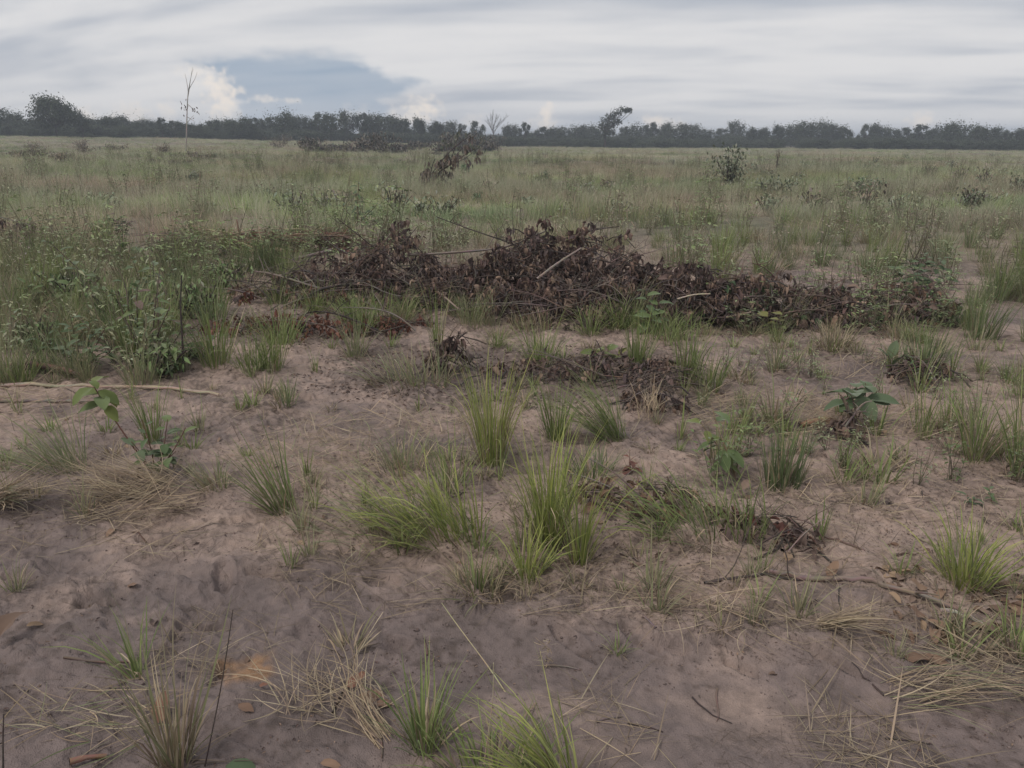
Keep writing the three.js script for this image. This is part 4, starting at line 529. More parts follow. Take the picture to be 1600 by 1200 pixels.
// ------------------------------------------------------------------ straw: flattened dry grass clumps
function strawClump(label, bx, by, az, spreadA, n, L, { lift = 0.05, seed = 1, tangle = 0, r = 0.04, green = 0, bend = 0.5 } = {}) {
  const p = gp(bx, by), t = thing('dry_straw_clump', label, 'straw', p), q = rng(seed + 40), u = new Buf(), w = new Buf();
  const flat = (b, n0) => { n0 = Math.round(n0 * 1.7); for (let k = 0; k < n0; k++) { const a = tangle > q() ? q() * 6.28 : az + (q() - 0.5) * 2 * spreadA, rad = Math.sqrt(q()) * r, a0 = q() * 6.28, o = V(Math.cos(a0) * rad * (1 + tangle * 3), 0, Math.sin(a0) * rad * (1 + tangle)); o.y = heightAt(p.x + o.x, p.z + o.z) - p.y + lift * q() * 0.4; const l = L * (0.35 + 0.75 * q()); b.blade(o, a, 1.25 + 0.25 * q() - lift * 3 * q(), bend * (0.4 + q() * 0.8) * (tangle ? (q() - 0.2) : 1) * (lift * 3), l, 0.0016 + 0.0016 * q(), jit(pick(b === u ? STRAW : GREENS.pale, q), q, 0.22), 8, (q() - .5) * 2, (q() - .5), (q() - .5) * 2.2 * (q() + 0.3)); } };
  flat(u, n); part('straws', u.geo(), M.straw, t); if (green) { flat(w, green); part('green_blades', w.geo(), M.grass, t); } return t;
}
strawClump('thick fan of combed dry straw beside the leafy sapling', 228, 770, PI * 0.99, 0.6, 190, 0.33, { seed: 1, r: 0.12, lift: 0.10, tangle: 0.12 });
strawClump('loose dry straw in front of the combed fan', 190, 800, 0.15, 0.9, 130, 0.30, { seed: 2, r: 0.12, lift: 0.06, tangle: 0.3 });
strawClump('bent dry grass hanging over the track edge beside the combed fan', -5, 800, 0.2, 0.5, 130, 0.32, { seed: 3, r: 0.06, lift: 0.12, green: 20 });
strawClump('dry stubble below the short pale tuft', 280, 800, 1.2, 1.2, 50, 0.14, { seed: 4, r: 0.06, lift: 0.1 });
strawClump('tangle of dry straw with a loop, over tan leaves', 520, 1090, -2.3, 0.7, 62, 0.24, { seed: 5, r: 0.06, lift: 0.045, tangle: 0.55 });
strawClump('sheaf of long dry straws running into the stubby tuft', 600, 1150, -2.3, 0.22, 22, 0.34, { seed: 6, r: 0.03, lift: 0.03 });
strawClump('fan of flattened straw with a few green blades on the track edge', 1610, 1062, -2.95, 0.7, 60, 0.28, { seed: 7, r: 0.10, lift: 0.05, green: 12, tangle: 0.35 });
strawClump('low straw bunch spilling out over the smooth track', 1432, 1082, 0.12, 0.4, 50, 0.26, { seed: 8, r: 0.06, lift: 0.05, green: 10, tangle: 0.25 });
strawClump('small arched bunch of straw on the track edge', 1280, 995, 0.15, 0.3, 50, 0.24, { seed: 9, r: 0.02, lift: 0.1 });
strawClump('scattered crossing straws on the track beside thin branch', 1130, 960, 2.6, 1.0, 55, 0.30, { seed: 10, r: 0.09, lift: 0.03, tangle: 0.5 });
strawClump('dry straw mat behind the big leaved sapling', 1380, 665, 0.1, 1.2, 220, 0.30, { seed: 11, r: 0.22, lift: 0.06, tangle: 0.4 });
strawClump('long bleached straw strewn on sand above the cropped tuft', 1190, 655, 0.3, 0.8, 220, 0.36, { seed: 12, r: 0.25, lift: 0.04, tangle: 0.4 });
strawClump('bleached stems standing in the dark rotting leaves', 1012, 662, -1.4, 0.9, 40, 0.20, { seed: 13, r: 0.06, lift: 0.3 });
strawClump('fine dead grass mat on open sand beside the cropped tuft', 1400, 770, 0.4, 2.5, 220, 0.17, { seed: 14, r: 0.20, lift: 0.06, tangle: 0.7 });
strawClump('fine dead grass thatch in front of the dark leaf bunch', 610, 690, 0.2, 2.5, 220, 0.22, { seed: 15, r: 0.22, lift: 0.05, tangle: 0.7, green: 40 });
strawClump('thin dry grass lying behind the lone upright tuft', 540, 740, 2.9, 1.4, 160, 0.22, { seed: 16, r: 0.2, lift: 0.05, tangle: 0.6, green: 50 });
strawClump('grey straw under the half dry tuft', 170, 1110, 2.9, 1.0, 44, 0.18, { seed: 17, r: 0.09, lift: 0.035, tangle: 0.4, green: 14 });
strawClump('small dead grass knot alone on the smooth track', 852, 1030, 1.6, 1.2, 26, 0.05, { seed: 18, r: 0.015, lift: 0.25 });
strawClump('dry grass thatch around the tall single leaf', 1350, 570, 0.2, 2.5, 180, 0.3, { seed: 19, r: 0.3, lift: 0.06, tangle: 0.6, green: 30 });
strawClump('dry straw bed between the poles and the shrub', 60, 640, 0.2, 1.4, 160, 0.32, { seed: 20, r: 0.22, lift: 0.05, tangle: 0.5 });
strawClump('bleached straw mat beside the crooked grey branch', 440, 425, 2.9, 0.9, 200, 0.5, { seed: 21, r: 0.35, lift: 0.06, tangle: 0.3 });
strawClump('mat of bleached straw on open sand in the far field', 1290, 360, 2.9, 0.9, 220, 0.8, { seed: 22, r: 0.5, lift: 0.08, tangle: 0.3 });
console.log('litter done');

// ------------------------------------------------------------------ saplings and leafy shrubs
// stems: [tip px, tip py, z offset]; leaves sit along each stem
function sapling(name, label, category, bx, by, stems, { size = 0.09, mats = greenMats, geos = G.broad, per = 7, from = 0.4, r = 0.004, wood = [0.12, 0.075, 0.055], seed = 1, up = 0.1, group, wob = 0.1, veil } = {}) {
  const q = rng(seed + 900), b = gp(bx, by), t = thing(name, label, category, b, group);
  for (const [tx, ty, dz = 0, cnt = per] of stems) {
    const e = atZ(tx, ty, b.z + dz).sub(b), P = curve(V((q() - .5) * 0.02, -0.02, (q() - .5) * 0.02), e, 10, wob, q), u = new Buf(); u.tube(P, r, r * 0.45, wood, 5, 0.1, q); part('stem', u.geo(), M.bark, t);
    for (let k = 0; k < cnt; k++) { const f = from + (1 - from) * (k + 0.5 * q()) / cnt, i = Math.min(9, Math.floor(f * 10)), p = P[i].clone().lerp(P[i + 1], f * 10 - i), a = k * 2.4 + q() * 0.9, o = V(Math.cos(a), 0, Math.sin(a)), s = size * (0.6 + 0.6 * q()), d = o.clone().add(V(0, up + (q() - .5) * 0.7 + (k > cnt - 3 ? 0.3 : 0), 0)).normalize(), n = V(0, 1, 0).addScaledVector(o, -0.3 + 0.2 * q()).add(V((q() - .5) * .5, 0, (q() - .5) * .5 + 0.2)).normalize();
      leaf(t, pick(geos, q), pick(mats, q), p.addScaledVector(o, r), d, n, s); }
  }
  return t;
}
sapling('sapling', 'sapling with large grey green leaves beside the root lump', 'sapling', 1336, 668, [[1338, 604, 0, 8], [1352, 598, -0.05, 4], [1322, 612, 0.03, 4]], { size: 0.15, mats: [deepMats[1], greenMats[1], greenMats[3]], per: 6, from: 0.62, seed: 1, up: 0.05 });
sapling('sapling', 'drooping yellow green sapling with wilted leaves on sand', 'sapling', 1150, 752, [[1118, 690, 0, 5], [1092, 655, -0.02, 5], [1112, 632, -0.03, 4]], { size: 0.10, mats: [limeMats[2], limeMats[0], greenMats[0]], from: 0.45, seed: 2, up: -0.5, wood: [0.25, 0.19, 0.13] });
sapling('sapling', 'bushy sapling with reddish stems behind the straw fan', 'sapling', 242, 742, [[262, 655, 0, 8], [290, 668, 0.02, 7], [222, 655, 0, 6], [205, 690, 0.03, 6], [275, 705, 0.05, 5]], { size: 0.075, mats: greenMats, seed: 3, from: 0.3, wood: [0.14, 0.075, 0.06] });
sapling('sapling', 'slender bent stem with a few yellow green leaves at its top', 'sapling', 236, 738, [[140, 592, 0.02, 9]], { size: 0.115, mats: [limeMats[2], limeMats[0], greenMats[2]], seed: 4, from: 0.72, up: -0.15, wood: [0.15, 0.08, 0.06], r: 0.005, wob: 0.05 });
sapling('sapling', 'green sapling rising out of the gap beside the hanging leaves', 'sapling', 1015, 520, [[1008, 452, 0.1, 7], [1030, 470, 0.15, 6], [1018, 490, 0.2, 6]], { size: 0.13, mats: [greenMats[0], greenMats[3], greenMats[1]], seed: 5, from: 0.35 });
sapling('sapling', 'low yellowish seedling with wide leaves below the mound', 'sapling', 948, 566, [[925, 545, 0.03, 4], [950, 540, 0, 4], [972, 550, 0.02, 4]], { size: 0.12, mats: limeMats, seed: 6, from: 0.3, up: 0.4 });
sapling('sapling', 'single tall leaf seedling on sand past the trailing brush', 'sapling', 1392, 582, [[1388, 556, 0, 3]], { size: 0.21, mats: [deepMats[1], greenMats[3]], geos: [G.lance[0], G.broad[2]], seed: 7, from: 0.3, up: 1.6 });
sapling('leafy_shrub', 'bushy green shrub with pale new shoots behind the brush trail', 'shrub', 1440, 452, [[1420, 405, 0, 16], [1450, 395, 0, 16], [1475, 402, 0.1, 14], [1395, 420, 0.1, 14], [1490, 425, 0.15, 14], [1435, 420, 0.3, 14], [1400, 440, 0.3, 12], [1465, 435, 0.3, 12]], { size: 0.115, mats: [greenMats[1], deepMats[1], greenMats[3], deepMats[0]], seed: 8, from: 0.25 });
sapling('sapling', 'upright shoot of pale narrow leaves on top of the green shrub', 'sapling', 1478, 446, [[1482, 378, 0, 10], [1462, 380, 0, 6], [1494, 386, 0, 6]], { size: 0.12, mats: paleMats, geos: G.lance, seed: 9, from: 0.65, up: 0.7 });
sapling('leafy_shrub', 'green foliage draped over the end of the brush trail', 'shrub', 1375, 500, [[1345, 450, 0, 10], [1375, 445, 0, 10], [1410, 455, 0.1, 9], [1390, 470, 0.2, 9]], { size: 0.115, mats: [limeMats[2], greenMats[0], greenMats[2], dryMats[3]], seed: 10, from: 0.3 });
sapling('leafy_shrub', 'small deep green shrub over crumpled leaf litter', 'shrub', 1438, 596, [[1425, 555, 0, 9], [1450, 562, 0, 9], [1475, 572, 0.05, 8], [1440, 575, 0.1, 8]], { size: 0.075, mats: deepMats, geos: G.lance, seed: 11, from: 0.2 });
sapling('leafy_shrub', 'broad leaved green shrub behind the rotting log', 'shrub', 130, 575, [[85, 505, 0, 14], [110, 495, 0, 14], [140, 500, 0, 14], [165, 510, 0.1, 12], [60, 530, 0.1, 12], [100, 540, 0.25, 12], [140, 545, 0.25, 12], [180, 540, 0.2, 12]], { size: 0.10, mats: [deepMats[1], greenMats[0], greenMats[1], greenMats[3]], geos: [...G.lance, G.broad[2]], seed: 12, from: 0.25 });
sapling('leafy_shrub', 'tall tangled shrub with long dark stems and grey green leaves', 'shrub', 235, 570, [[180, 455, 0, 12], [215, 445, 0, 12], [245, 455, 0, 12], [200, 480, 0, 12], [265, 480, 0.1, 12], [225, 500, 0.2, 12], [290, 500, 0, 10], [185, 420, -0.3, 8], [250, 420, -0.3, 9], [260, 530, 0.2, 10]], { size: 0.085, mats: [greenMats[1], greenMats[3], greenMats[2], greenMats[0], dryMats[1]], geos: [...G.lance, ...G.broad], seed: 13, from: 0.25, wood: [0.085, 0.06, 0.05], r: 0.006 });
sapling('leafy_shrub', 'low green shrub mixed with grass beside the straight dark stem', 'shrub', 300, 560, [[285, 505, 0, 10], [310, 515, 0, 10], [270, 530, 0.1, 10], [330, 535, 0.1, 8], [300, 540, 0.2, 8], [345, 520, 0, 6]], { size: 0.085, mats: [greenMats[1], deepMats[1], greenMats[0]], geos: [...G.broad, ...G.lance], seed: 31, from: 0.2 });
sapling('leafy_shrub', 'light green leafy shrub behind the broad leaved one', 'shrub', 60, 490, [[40, 440, 0, 10], [75, 430, 0, 10], [110, 440, 0, 10], [135, 455, 0, 10], [30, 465, 0.1, 8], [90, 465, 0.2, 8]], { size: 0.11, mats: [greenMats[0], greenMats[2], limeMats[2]], geos: [...G.broad, ...G.lance], seed: 32, from: 0.3 });
sapling('leafy_shrub', 'grey green leafy stems above the tangled shrub', 'shrub', 235, 480, [[205, 400, 0, 9], [240, 405, 0, 9], [270, 420, 0, 9], [290, 435, 0, 8], [225, 430, 0.1, 9]], { size: 0.12, mats: [greenMats[3], greenMats[1]], seed: 33, from: 0.3, wood: [0.085, 0.06, 0.05] });
for (const [x, y, w, h, l, sd] of [[205, 520, 130, 70, 'dense fine leaved green shrub round the tangled stems', 51], [300, 500, 110, 55, 'loose fine leaved shrub between tangled stems and reddish litter', 52], [120, 480, 120, 50, 'fine leaved light shrub behind the broad leaved one', 53], [60, 545, 90, 40, 'small fine leaved shrub against the rotting log', 54], [350, 450, 110, 36, 'low fine leaved weeds before the crooked grey branch', 55], [255, 590, 110, 40, 'low fine leaved weeds over the long pale pole', 56]]) scrub('leafy_shrub', l, 'shrub', x, y, w, h, { leaves: 230, tone: [[0.085, 0.115, 0.05], [0.105, 0.13, 0.065], [0.075, 0.105, 0.05], [0.12, 0.11, 0.08]], seed: sd, size: 0.09, stems: 26, droop: 0.3 });
sapling('sapling', 'long leaning stem with grey green leaves over field grass', 'sapling', 225, 505, [[75, 376, -0.4, 12]], { size: 0.12, mats: [greenMats[3], greenMats[1]], seed: 14, from: 0.3, wood: [0.085, 0.06, 0.05], r: 0.007, wob: 0.04 });
sapling('sapling', 'young plant with big rounded leaves in the field grass', 'sapling', 205, 412, [[190, 380, 0, 5], [208, 388, 0, 4]], { size: 0.24, mats: [greenMats[3], greenMats[1]], seed: 15, from: 0.3 });
sapling('sapling', 'bamboo like jointed shoot across the grass by the log', 'sapling', 70, 500, [[-10, 505, 0, 6]], { size: 0.09, mats: paleMats, geos: G.lance, seed: 16, from: 0.2, wood: [0.3, 0.24, 0.16] });
sapling('sapling', 'green leafy sprig growing out of the trailing brush', 'sapling', 1175, 510, [[1165, 462, 0, 6], [1185, 450, -0.05, 6], [1155, 480, 0.1, 5]], { size: 0.11, mats: [greenMats[1], deepMats[1]], seed: 17, from: 0.3 });
sapling('sapling', 'yellowish sprig low on the trailing brush', 'sapling', 1212, 522, [[1200, 490, 0.05, 5], [1225, 488, 0.05, 5]], { size: 0.10, mats: limeMats, seed: 18, from: 0.35 });
sapling('sapling', 'tiny deep green sprout on open sand', 'sapling', 1516, 792, [[1512, 772, 0, 5], [1522, 778, 0, 4]], { size: 0.045, mats: deepMats, geos: G.lance, seed: 19, from: 0.4, r: 0.002 });
sapling('sapling', 'thin leafy sprout next to the tiny deep green one', 'sapling', 1548, 790, [[1545, 762, 0, 6]], { size: 0.04, mats: greenMats, seed: 20, from: 0.4, r: 0.002 });
sapling('sapling', 'dead upright sprig with three brown leaves on sand', 'sapling', 986, 742, [[984, 712, 0, 5], [992, 722, 0, 3]], { size: 0.05, mats: [redMats[0], redMats[1]], seed: 21, from: 0.3, r: 0.002, up: -0.4 });
sapling('sapling', 'brown wilted seedling beneath the yellow green sapling', 'sapling', 1162, 782, [[1158, 762, 0, 3]], { size: 0.07, mats: [tanMats[3], dryMats[3]], seed: 22, from: 0.3, up: 0.2, r: 0.002 });
sapling('sapling', 'young tiered tree seedling standing in tall field grass', 'sapling', 558, 352, [[560, 283, 0, 26], [535, 320, 0, 16], [590, 318, 0, 16], [520, 345, 0, 12], [595, 345, 0, 12], [558, 315, 0.3, 14]], { size: 0.17, mats: [deepMats[0], deepMats[1], greenMats[1]], geos: G.lance, seed: 23, from: 0.2, r: 0.01 });
sapling('leafy_shrub', 'dark low shrub in the pale field grass near the fallen trunk', 'shrub', 182, 366, [[170, 335, 0, 14], [190, 338, 0, 14], [205, 345, 0, 12], [158, 345, 0, 12]], { size: 0.15, mats: [deepMats[0], dryMats[0], deepMats[2]], seed: 24, from: 0.2, r: 0.008 });

// ------------------------------------------------------------------ field shrubs and withered scrub, farther off
function scrub(name, label, category, bx, by, wpx, hpx, { leaves = 700, tone = [[0.075, 0.085, 0.05], [0.09, 0.075, 0.06]], seed = 1, size = 0.10, stems = 7, lean = 0, group, droop = 0.2, wood = WOOD.dark } = {}) {
  const p = gp(bx, by), k = Math.hypot(p.x, p.z) / F, w = wpx * k, h = hpx * k, t = thing(name, label, category, p, group), q = rng(seed + 70), u = new Buf(), c = new Buf(), tips = [];
  for (let i = 0; i < stems; i++) { const a = q() * 6.28, e = V(Math.cos(a) * w * 0.42 * q() + lean * w * 0.4, h * (0.55 + 0.4 * q()), Math.sin(a) * w * 0.35 * q()), P = curve(V((q() - .5) * w * 0.15 - lean * w * 0.35, -0.03, (q() - .5) * w * 0.1), e, 6, 0.12, q); u.tube(P, 0.012 + h * 0.012, 0.005, wood, 5, 0.1, q, false); for (const b of P.slice(2)) tips.push(b); }
  leaves = Math.round(leaves * 1.8); size *= 0.6; tone = tone.map(c => [c[0] * 2.0, c[1] * 2.15, c[2] * 2.0]);
  for (let i = 0; i < leaves; i++) { const b = pick(tips, q), o = V(q() - .5, q() - .5, q() - .5).normalize(), pos = b.clone().addScaledVector(o, Math.pow(q(), 0.6) * Math.min(w, h) * 0.42); if (pos.y < 0.02) continue; const d = V(q() - .5, (q() - .5) - droop * 1.5, q() - .5).normalize(), n = V(q() - .5, 0.3 + q(), q() - .5).normalize(); c.leafFace(pos, d, n, size * (0.6 + 0.8 * q()), size * 0.5, jit(pick(tone, q), q, 0.25)); }
  part('stems', u.geo(), M.bark, t); part('foliage', c.geo(), M.crown, t); return t;
}
const WITHER = [[0.085, 0.066, 0.056], [0.065, 0.052, 0.05], [0.11, 0.085, 0.065]], GREY = [[0.092, 0.098, 0.07], [0.105, 0.10, 0.08], [0.078, 0.09, 0.062]], DEEP = [[0.05, 0.075, 0.042], [0.062, 0.088, 0.048]];
function leaningTop(label, bx, by, arms, tone, seed, n, size) {
  const q = rng(seed), b = gp(bx, by), t = thing('withered_tree', label, 'tree', b), cr = new Buf();
  for (const [x0, y0, x1, y1, r, lv = 1] of arms) { const dz = (q() - .5) * 0.8, P = curve(atZ(x0, y0, b.z).sub(b), atZ(x1, y1, b.z + dz).sub(b), 8, 0.08, q), u = new Buf(); u.tube(P, r, r * 0.4, WOOD.dark, 6, 0.1, q, false); part('branch', u.geo(), M.bark, t);
    for (let k = 0; k < n * lv; k++) { const c = P[2 + ((q() * 7) | 0)].clone().add(V((q() - .5) * 0.5, (q() - .7) * 0.5, (q() - .5) * 0.5)); for (let m = 0; m < 7; m++) { const a = q() * 6.28, o = V(Math.cos(a), 0, Math.sin(a)); cr.leafFace(c.clone().addScaledVector(o, 0.06).add(V(0, (q() - .5) * 0.16, 0)), o.clone().multiplyScalar(0.4).add(V(0, -1, 0)).normalize(), o.clone().add(V(0, 0.4, 0)).normalize(), size * (0.6 + 0.7 * q()), size * 0.45, jit(pick(tone, q), q, 0.25)); } } }
  part('foliage', cr.geo(), M.crown, t); return t;
}
leaningTop('toppled withered tree top leaning with dark hanging leaves', 655, 298, [[650, 298, 735, 212, 0.028, 0.7], [660, 290, 700, 250, 0.035], [668, 286, 680, 248, 0.03], [675, 282, 718, 240, 0.03], [685, 270, 742, 232, 0.025], [662, 292, 668, 258, 0.02], [690, 262, 705, 280, 0.02, 0.6]], WITHER.map(c => c.map(v => v * 1.6)), 1, 9, 0.17);
leaningTop('grey leafy branches rising behind the toppled withered tree', 712, 262, [[700, 262, 722, 200, 0.04], [705, 260, 745, 208, 0.03], [700, 262, 695, 205, 0.03], [710, 255, 760, 222, 0.025, 0.7], [700, 258, 712, 190, 0.025, 0.5]], GREY.map(c => c.map(v => v * 1.4)), 2, 9, 0.2);
scrub('leafy_shrub', 'small round green bush at the foot of the toppled tree', 'shrub', 727, 280, 18, 20, { leaves: 260, tone: DEEP, seed: 3, size: 0.16, stems: 4 });
scrub('field_shrub', 'tallest grey green bush standing in the open field', 'shrub', 1136, 294, 62, 54, { leaves: 380, tone: GREY, seed: 4, size: 0.22, stems: 14 });
scrub('field_shrub', 'broad low dark bush before the tallest field bush', 'shrub', 1205, 308, 90, 28, { leaves: 330, tone: GREY, seed: 5, size: 0.18, stems: 10 });
scrub('field_shrub', 'dark bush patch at the edge of the pale sand', 'shrub', 1350, 308, 70, 26, { leaves: 280, tone: [...GREY, ...DEEP], seed: 6, size: 0.18, stems: 9 });
scrub('field_shrub', 'dark brown bush among pale grass near straw mat', 'shrub', 1518, 330, 56, 30, { leaves: 260, tone: [...WITHER, ...GREY], seed: 7, size: 0.15, stems: 9 });
scrub('field_shrub', 'thin upright dark seedling beside the toppled tree', 'shrub', 853, 283, 9, 18, { leaves: 90, tone: DEEP, seed: 8, size: 0.14, stems: 3 });
scrub('field_shrub', 'slim dark seedling by the sandy gap in the field', 'shrub', 745, 318, 12, 18, { leaves: 110, tone: DEEP, seed: 9, size: 0.12, stems: 3 });
scrub('bare_shrub', 'bare dark stem standing in the open field', 'shrub', 1213, 268, 14, 36, { leaves: 40, tone: WITHER, seed: 10, size: 0.16, stems: 3 });
scrub('field_shrub', 'grey green bush before the withered brush bank', 'shrub', 305, 290, 26, 18, { leaves: 300, tone: GREY, seed: 11, size: 0.18, stems: 7 });
{ const q = rng(313); for (let k = 0; k < 95; k++) { const py = 246 + 95 * Math.pow(q(), 1.2), px = q() * 1600, w = (py - 236) * (0.2 + 0.5 * q()) + 10; scrub('low_scrub', 'small dark scrub bush half hidden in field grass', 'shrub', px, py, w, w * (0.25 + 0.35 * q()), { leaves: 70, tone: pick([WITHER, GREY, [...GREY, ...WITHER], GREY], q).map(c => c.map(v => v * 1.35)), seed: 500 + k, size: 0.17, stems: 12, group: 'small scrub bushes across the field' }); } }
// the bank of felled brush before the trees
{ const q = rng(414); for (let k = 0; k < 26; k++) { const px = 470 + 11.5 * k + 16 * q(), up = q(); scrub('felled_brush', 'dark heap of felled brush banked up before the trees', 'brush heap', px, 233 + 9 * up, 40 + 50 * q(), (10 + 20 * q()) * (1.1 - 0.35 * up) * (0.75 + 0.35 * Math.sin(px * 0.045)), { leaves: 330, tone: [...WITHER, [0.055, 0.058, 0.045]].map(c => c.map(v => v * 0.6)), seed: 800 + k, size: 0.5, stems: 14, group: 'bank of felled brush before the trees', droop: 0.3 }); }
  for (let k = 0; k < 16; k++) { const px = 10 + 445 * q(); scrub('felled_brush', 'flat brown felled brush on the rise before the trees', 'brush heap', px, 228 + 34 * q(), 24 + 34 * q(), 8 + 8 * q(), { leaves: 260, tone: [...WITHER, [0.13, 0.10, 0.075]], seed: 850 + k, size: 0.2, stems: 14, group: 'flat felled brush on the rise', droop: 0.5 }); } }
// small stubs and plants scattered between
console.log('shrubs done');

// ------------------------------------------------------------------ trees
const TREE = [[0.046, 0.064, 0.038], [0.066, 0.08, 0.045], [0.036, 0.050, 0.034], [0.055, 0.06, 0.04]];
function treeGeo({ seed, h = 1, w = 0.6, trunkH = 0.35, leaves = 3000, lobes = 9, size = 0.062, tone = TREE, open = 0, flatTop = 0 }) {   // a tree one unit high
  const q = rng(seed * 131), tr = new Buf(), cr = new Buf(), L = [], tp = V((q() - .5) * 0.06, trunkH, (q() - .5) * 0.06);
  tr.tube(curve(V(0, -0.03, 0), tp, 6, 0.06, q), 0.028, 0.018, WOOD.dark, 7, 0.08, q, false);
  for (let k = 0; k < lobes; k++) { const a = k / lobes * 6.28 * 2.4 + q(), t = q(), y = lerp(trunkH * 0.9, h * (flatTop ? 0.9 : 0.86), Math.pow((k + q()) / lobes, 0.8)), rr = w * 0.5 * (flatTop ? 0.35 + 0.65 * q() : Math.sin(Math.PI * (0.2 + 0.72 * (y - trunkH * 0.6) / (h - trunkH * 0.6)))) * (0.35 + 0.65 * t), c = V(Math.cos(a) * rr, y, Math.sin(a) * rr); L.push([c, w * (0.15 + 0.13 * q()) * (1 - 0.3 * open)]); tr.tube(curve(tp.clone().multiplyScalar(0.75 + 0.25 * q()), c, 5, 0.12, q), 0.012, 0.004, WOOD.dark, 5, 0.1, q, false); }
  for (let k = 0; k < leaves; k++) { const [c, r] = pick(L, q), o = V(q() - .5, (q() - .5) * 0.8, q() - .5).normalize(), p = c.clone().addScaledVector(o, r * Math.pow(q(), 0.45) * (q() < 0.1 ? 1.5 : 1) * (0.95 + 0.9 * noise(o.x * 2.3 + c.x * 9, o.y * 2.3 + o.z * 2 + c.z * 9))), n = o.clone().add(V((q() - .5) * 1.4, (q() - .2) * 1.2, (q() - .5) * 1.4)).normalize(), d = V(q() - .5, (q() - .6), q() - .5).cross(n).normalize(); cr.leafFace(p, d, n, size * (0.6 + 0.8 * q()), size * 0.6, jit(pick(tone, q), q, 0.3)); }
  return [tr.geo(), cr.geo()];
}
const treeKinds = [treeGeo({ seed: 1, w: 0.95, lobes: 13, trunkH: 0.22 }), treeGeo({ seed: 2, w: 0.8, lobes: 11, trunkH: 0.25 }), treeGeo({ seed: 3, w: 1.25, lobes: 15, trunkH: 0.2, leaves: 3600 }), treeGeo({ seed: 4, w: 0.7, lobes: 8, trunkH: 0.4, open: 1, leaves: 1500 }), treeGeo({ seed: 5, w: 1.1, lobes: 12, trunkH: 0.35, flatTop: 1, leaves: 2200 }), treeGeo({ seed: 6, w: 0.55, lobes: 7, trunkH: 0.3, leaves: 1500 })];
function tree(name, label, px, topY, dist, kind, group, wide = 1, geos) {
  const q = rng(Math.round(px * 13 + topY)), d = rayDir(px, topY), k = dist / Math.hypot(d.x, d.z), x = d.x * k, z = d.z * k, y = lowAt(x, z), H = 1.5 + d.y * k - y, [a, b] = geos || treeKinds[kind];
  const t = thing(name, label, 'tree', V(x, y, z), group); part('trunk', a, M.bark, t); part('crown', b, M.crown, t); t.rotation.y = q() * 6.28; t.scale.set(H * wide, H, H * wide); return t;
}
tree('tree', 'largest rounded tree standing high above the wood', 78, 149, 150, 2, undefined, 0.95, treeGeo({ seed: 21, w: 1.0, lobes: 20, trunkH: 0.3, leaves: 5200 }));
tree('tree', 'broad dark tree beside the open pair of thin crowned trees', 440, 174, 165, 2, undefined, 0.9);
tree('tree', 'wide dome of dark foliage next to the bare pale trunk', 372, 183, 160, 2, undefined, 1.1);
tree('tree', 'slim dark tree with a small round head above the wood', 497, 173, 170, 3, undefined, 0.9);
tree('tree', 'thin crowned tree with sky showing through its branches', 540, 174, 172, 4, undefined, 0.8);
tree('tree', 'thin crowned tree beside the other see-through one', 566, 173, 172, 3, undefined, 0.8);
tree('tree', 'rounded tree pair rising over the felled brush bank', 632, 182, 172, 3, undefined, 0.9);
tree('tree', 'darker round tree over the felled brush bank', 655, 183, 172, 1, undefined, 0.9);
tree('tree', 'small round headed tree beside the leafless tree', 820, 188, 185, 3, undefined, 0.7);
tree('tree', 'feathery broad tree above the even row of far trees', 1262, 191, 190, 4, undefined, 1.3);
tree('tree', 'dark round tree next to the feathery broad one', 1218, 194, 190, 1, undefined, 0.9);
tree('tree', 'slim tree with a sparse top over the far row', 1355, 191, 195, 3, undefined, 0.8);
tree('tree', 'small dark tree with round head above the low wood', 250, 181, 160, 3, undefined, 0.8);
tree('tree', 'dark tree at the side of the largest rounded tree', 125, 176, 155, 1, undefined, 1.0);
{ // the wind bent tree
  const q = rng(99), tr = new Buf(), cr = new Buf(), lobes = [[0.02, 0.62, 0.16], [0.12, 0.72, 0.15], [0.26, 0.80, 0.14], [0.40, 0.87, 0.11], [0.52, 0.86, 0.08], [-0.06, 0.5, 0.13], [0.1, 0.52, 0.15], [0.24, 0.6, 0.12], [-0.02, 0.36, 0.12], [0.14, 0.36, 0.1]];
  const tp = V(0.0, 0.42, 0); tr.tube(curve(V(0, -0.03, 0), tp, 6, 0.05, q), 0.03, 0.022, WOOD.dark, 7, 0.08, q, false);
  for (const [x, y, r] of lobes) { const c = V(x, y, (q() - .5) * 0.25); tr.tube(curve(tp.clone().multiplyScalar(0.9), c, 6, 0.1, q), 0.014, 0.004, WOOD.dark, 5, 0.1, q, false); for (let k = 0; k < 170; k++) { const o = V(q() - .5, (q() - .5) * 0.6, q() - .5).normalize(), n = V(q() - .5, q(), q() - .5).normalize(); cr.leafFace(c.clone().addScaledVector(o, r * Math.pow(q(), 0.5)), V(q() - .5, q() - .5, q() - .5).cross(n).normalize(), n, 0.05 * (0.6 + 0.7 * q()), 0.03, jit(pick(TREE, q), q, 0.3)); } }
  for (const [x, y] of [[-0.16, 0.74], [-0.12, 0.62], [0.3, 0.98], [0.12, 0.92], [0.2, 0.95], [-0.14, 0.45], [0.62, 0.84]]) tr.tube(curve(tp, V(x, y, (q() - .5) * 0.1), 6, 0.1, q), 0.010, 0.003, WOOD.dark, 5, 0.1, q, false);
  const t = tree('tree', 'wind bent tree with a crooked crown swept to one side', 948, 163, 160, 0, undefined, 1, [tr.geo(), cr.geo()]); t.rotation.y = 0;
}
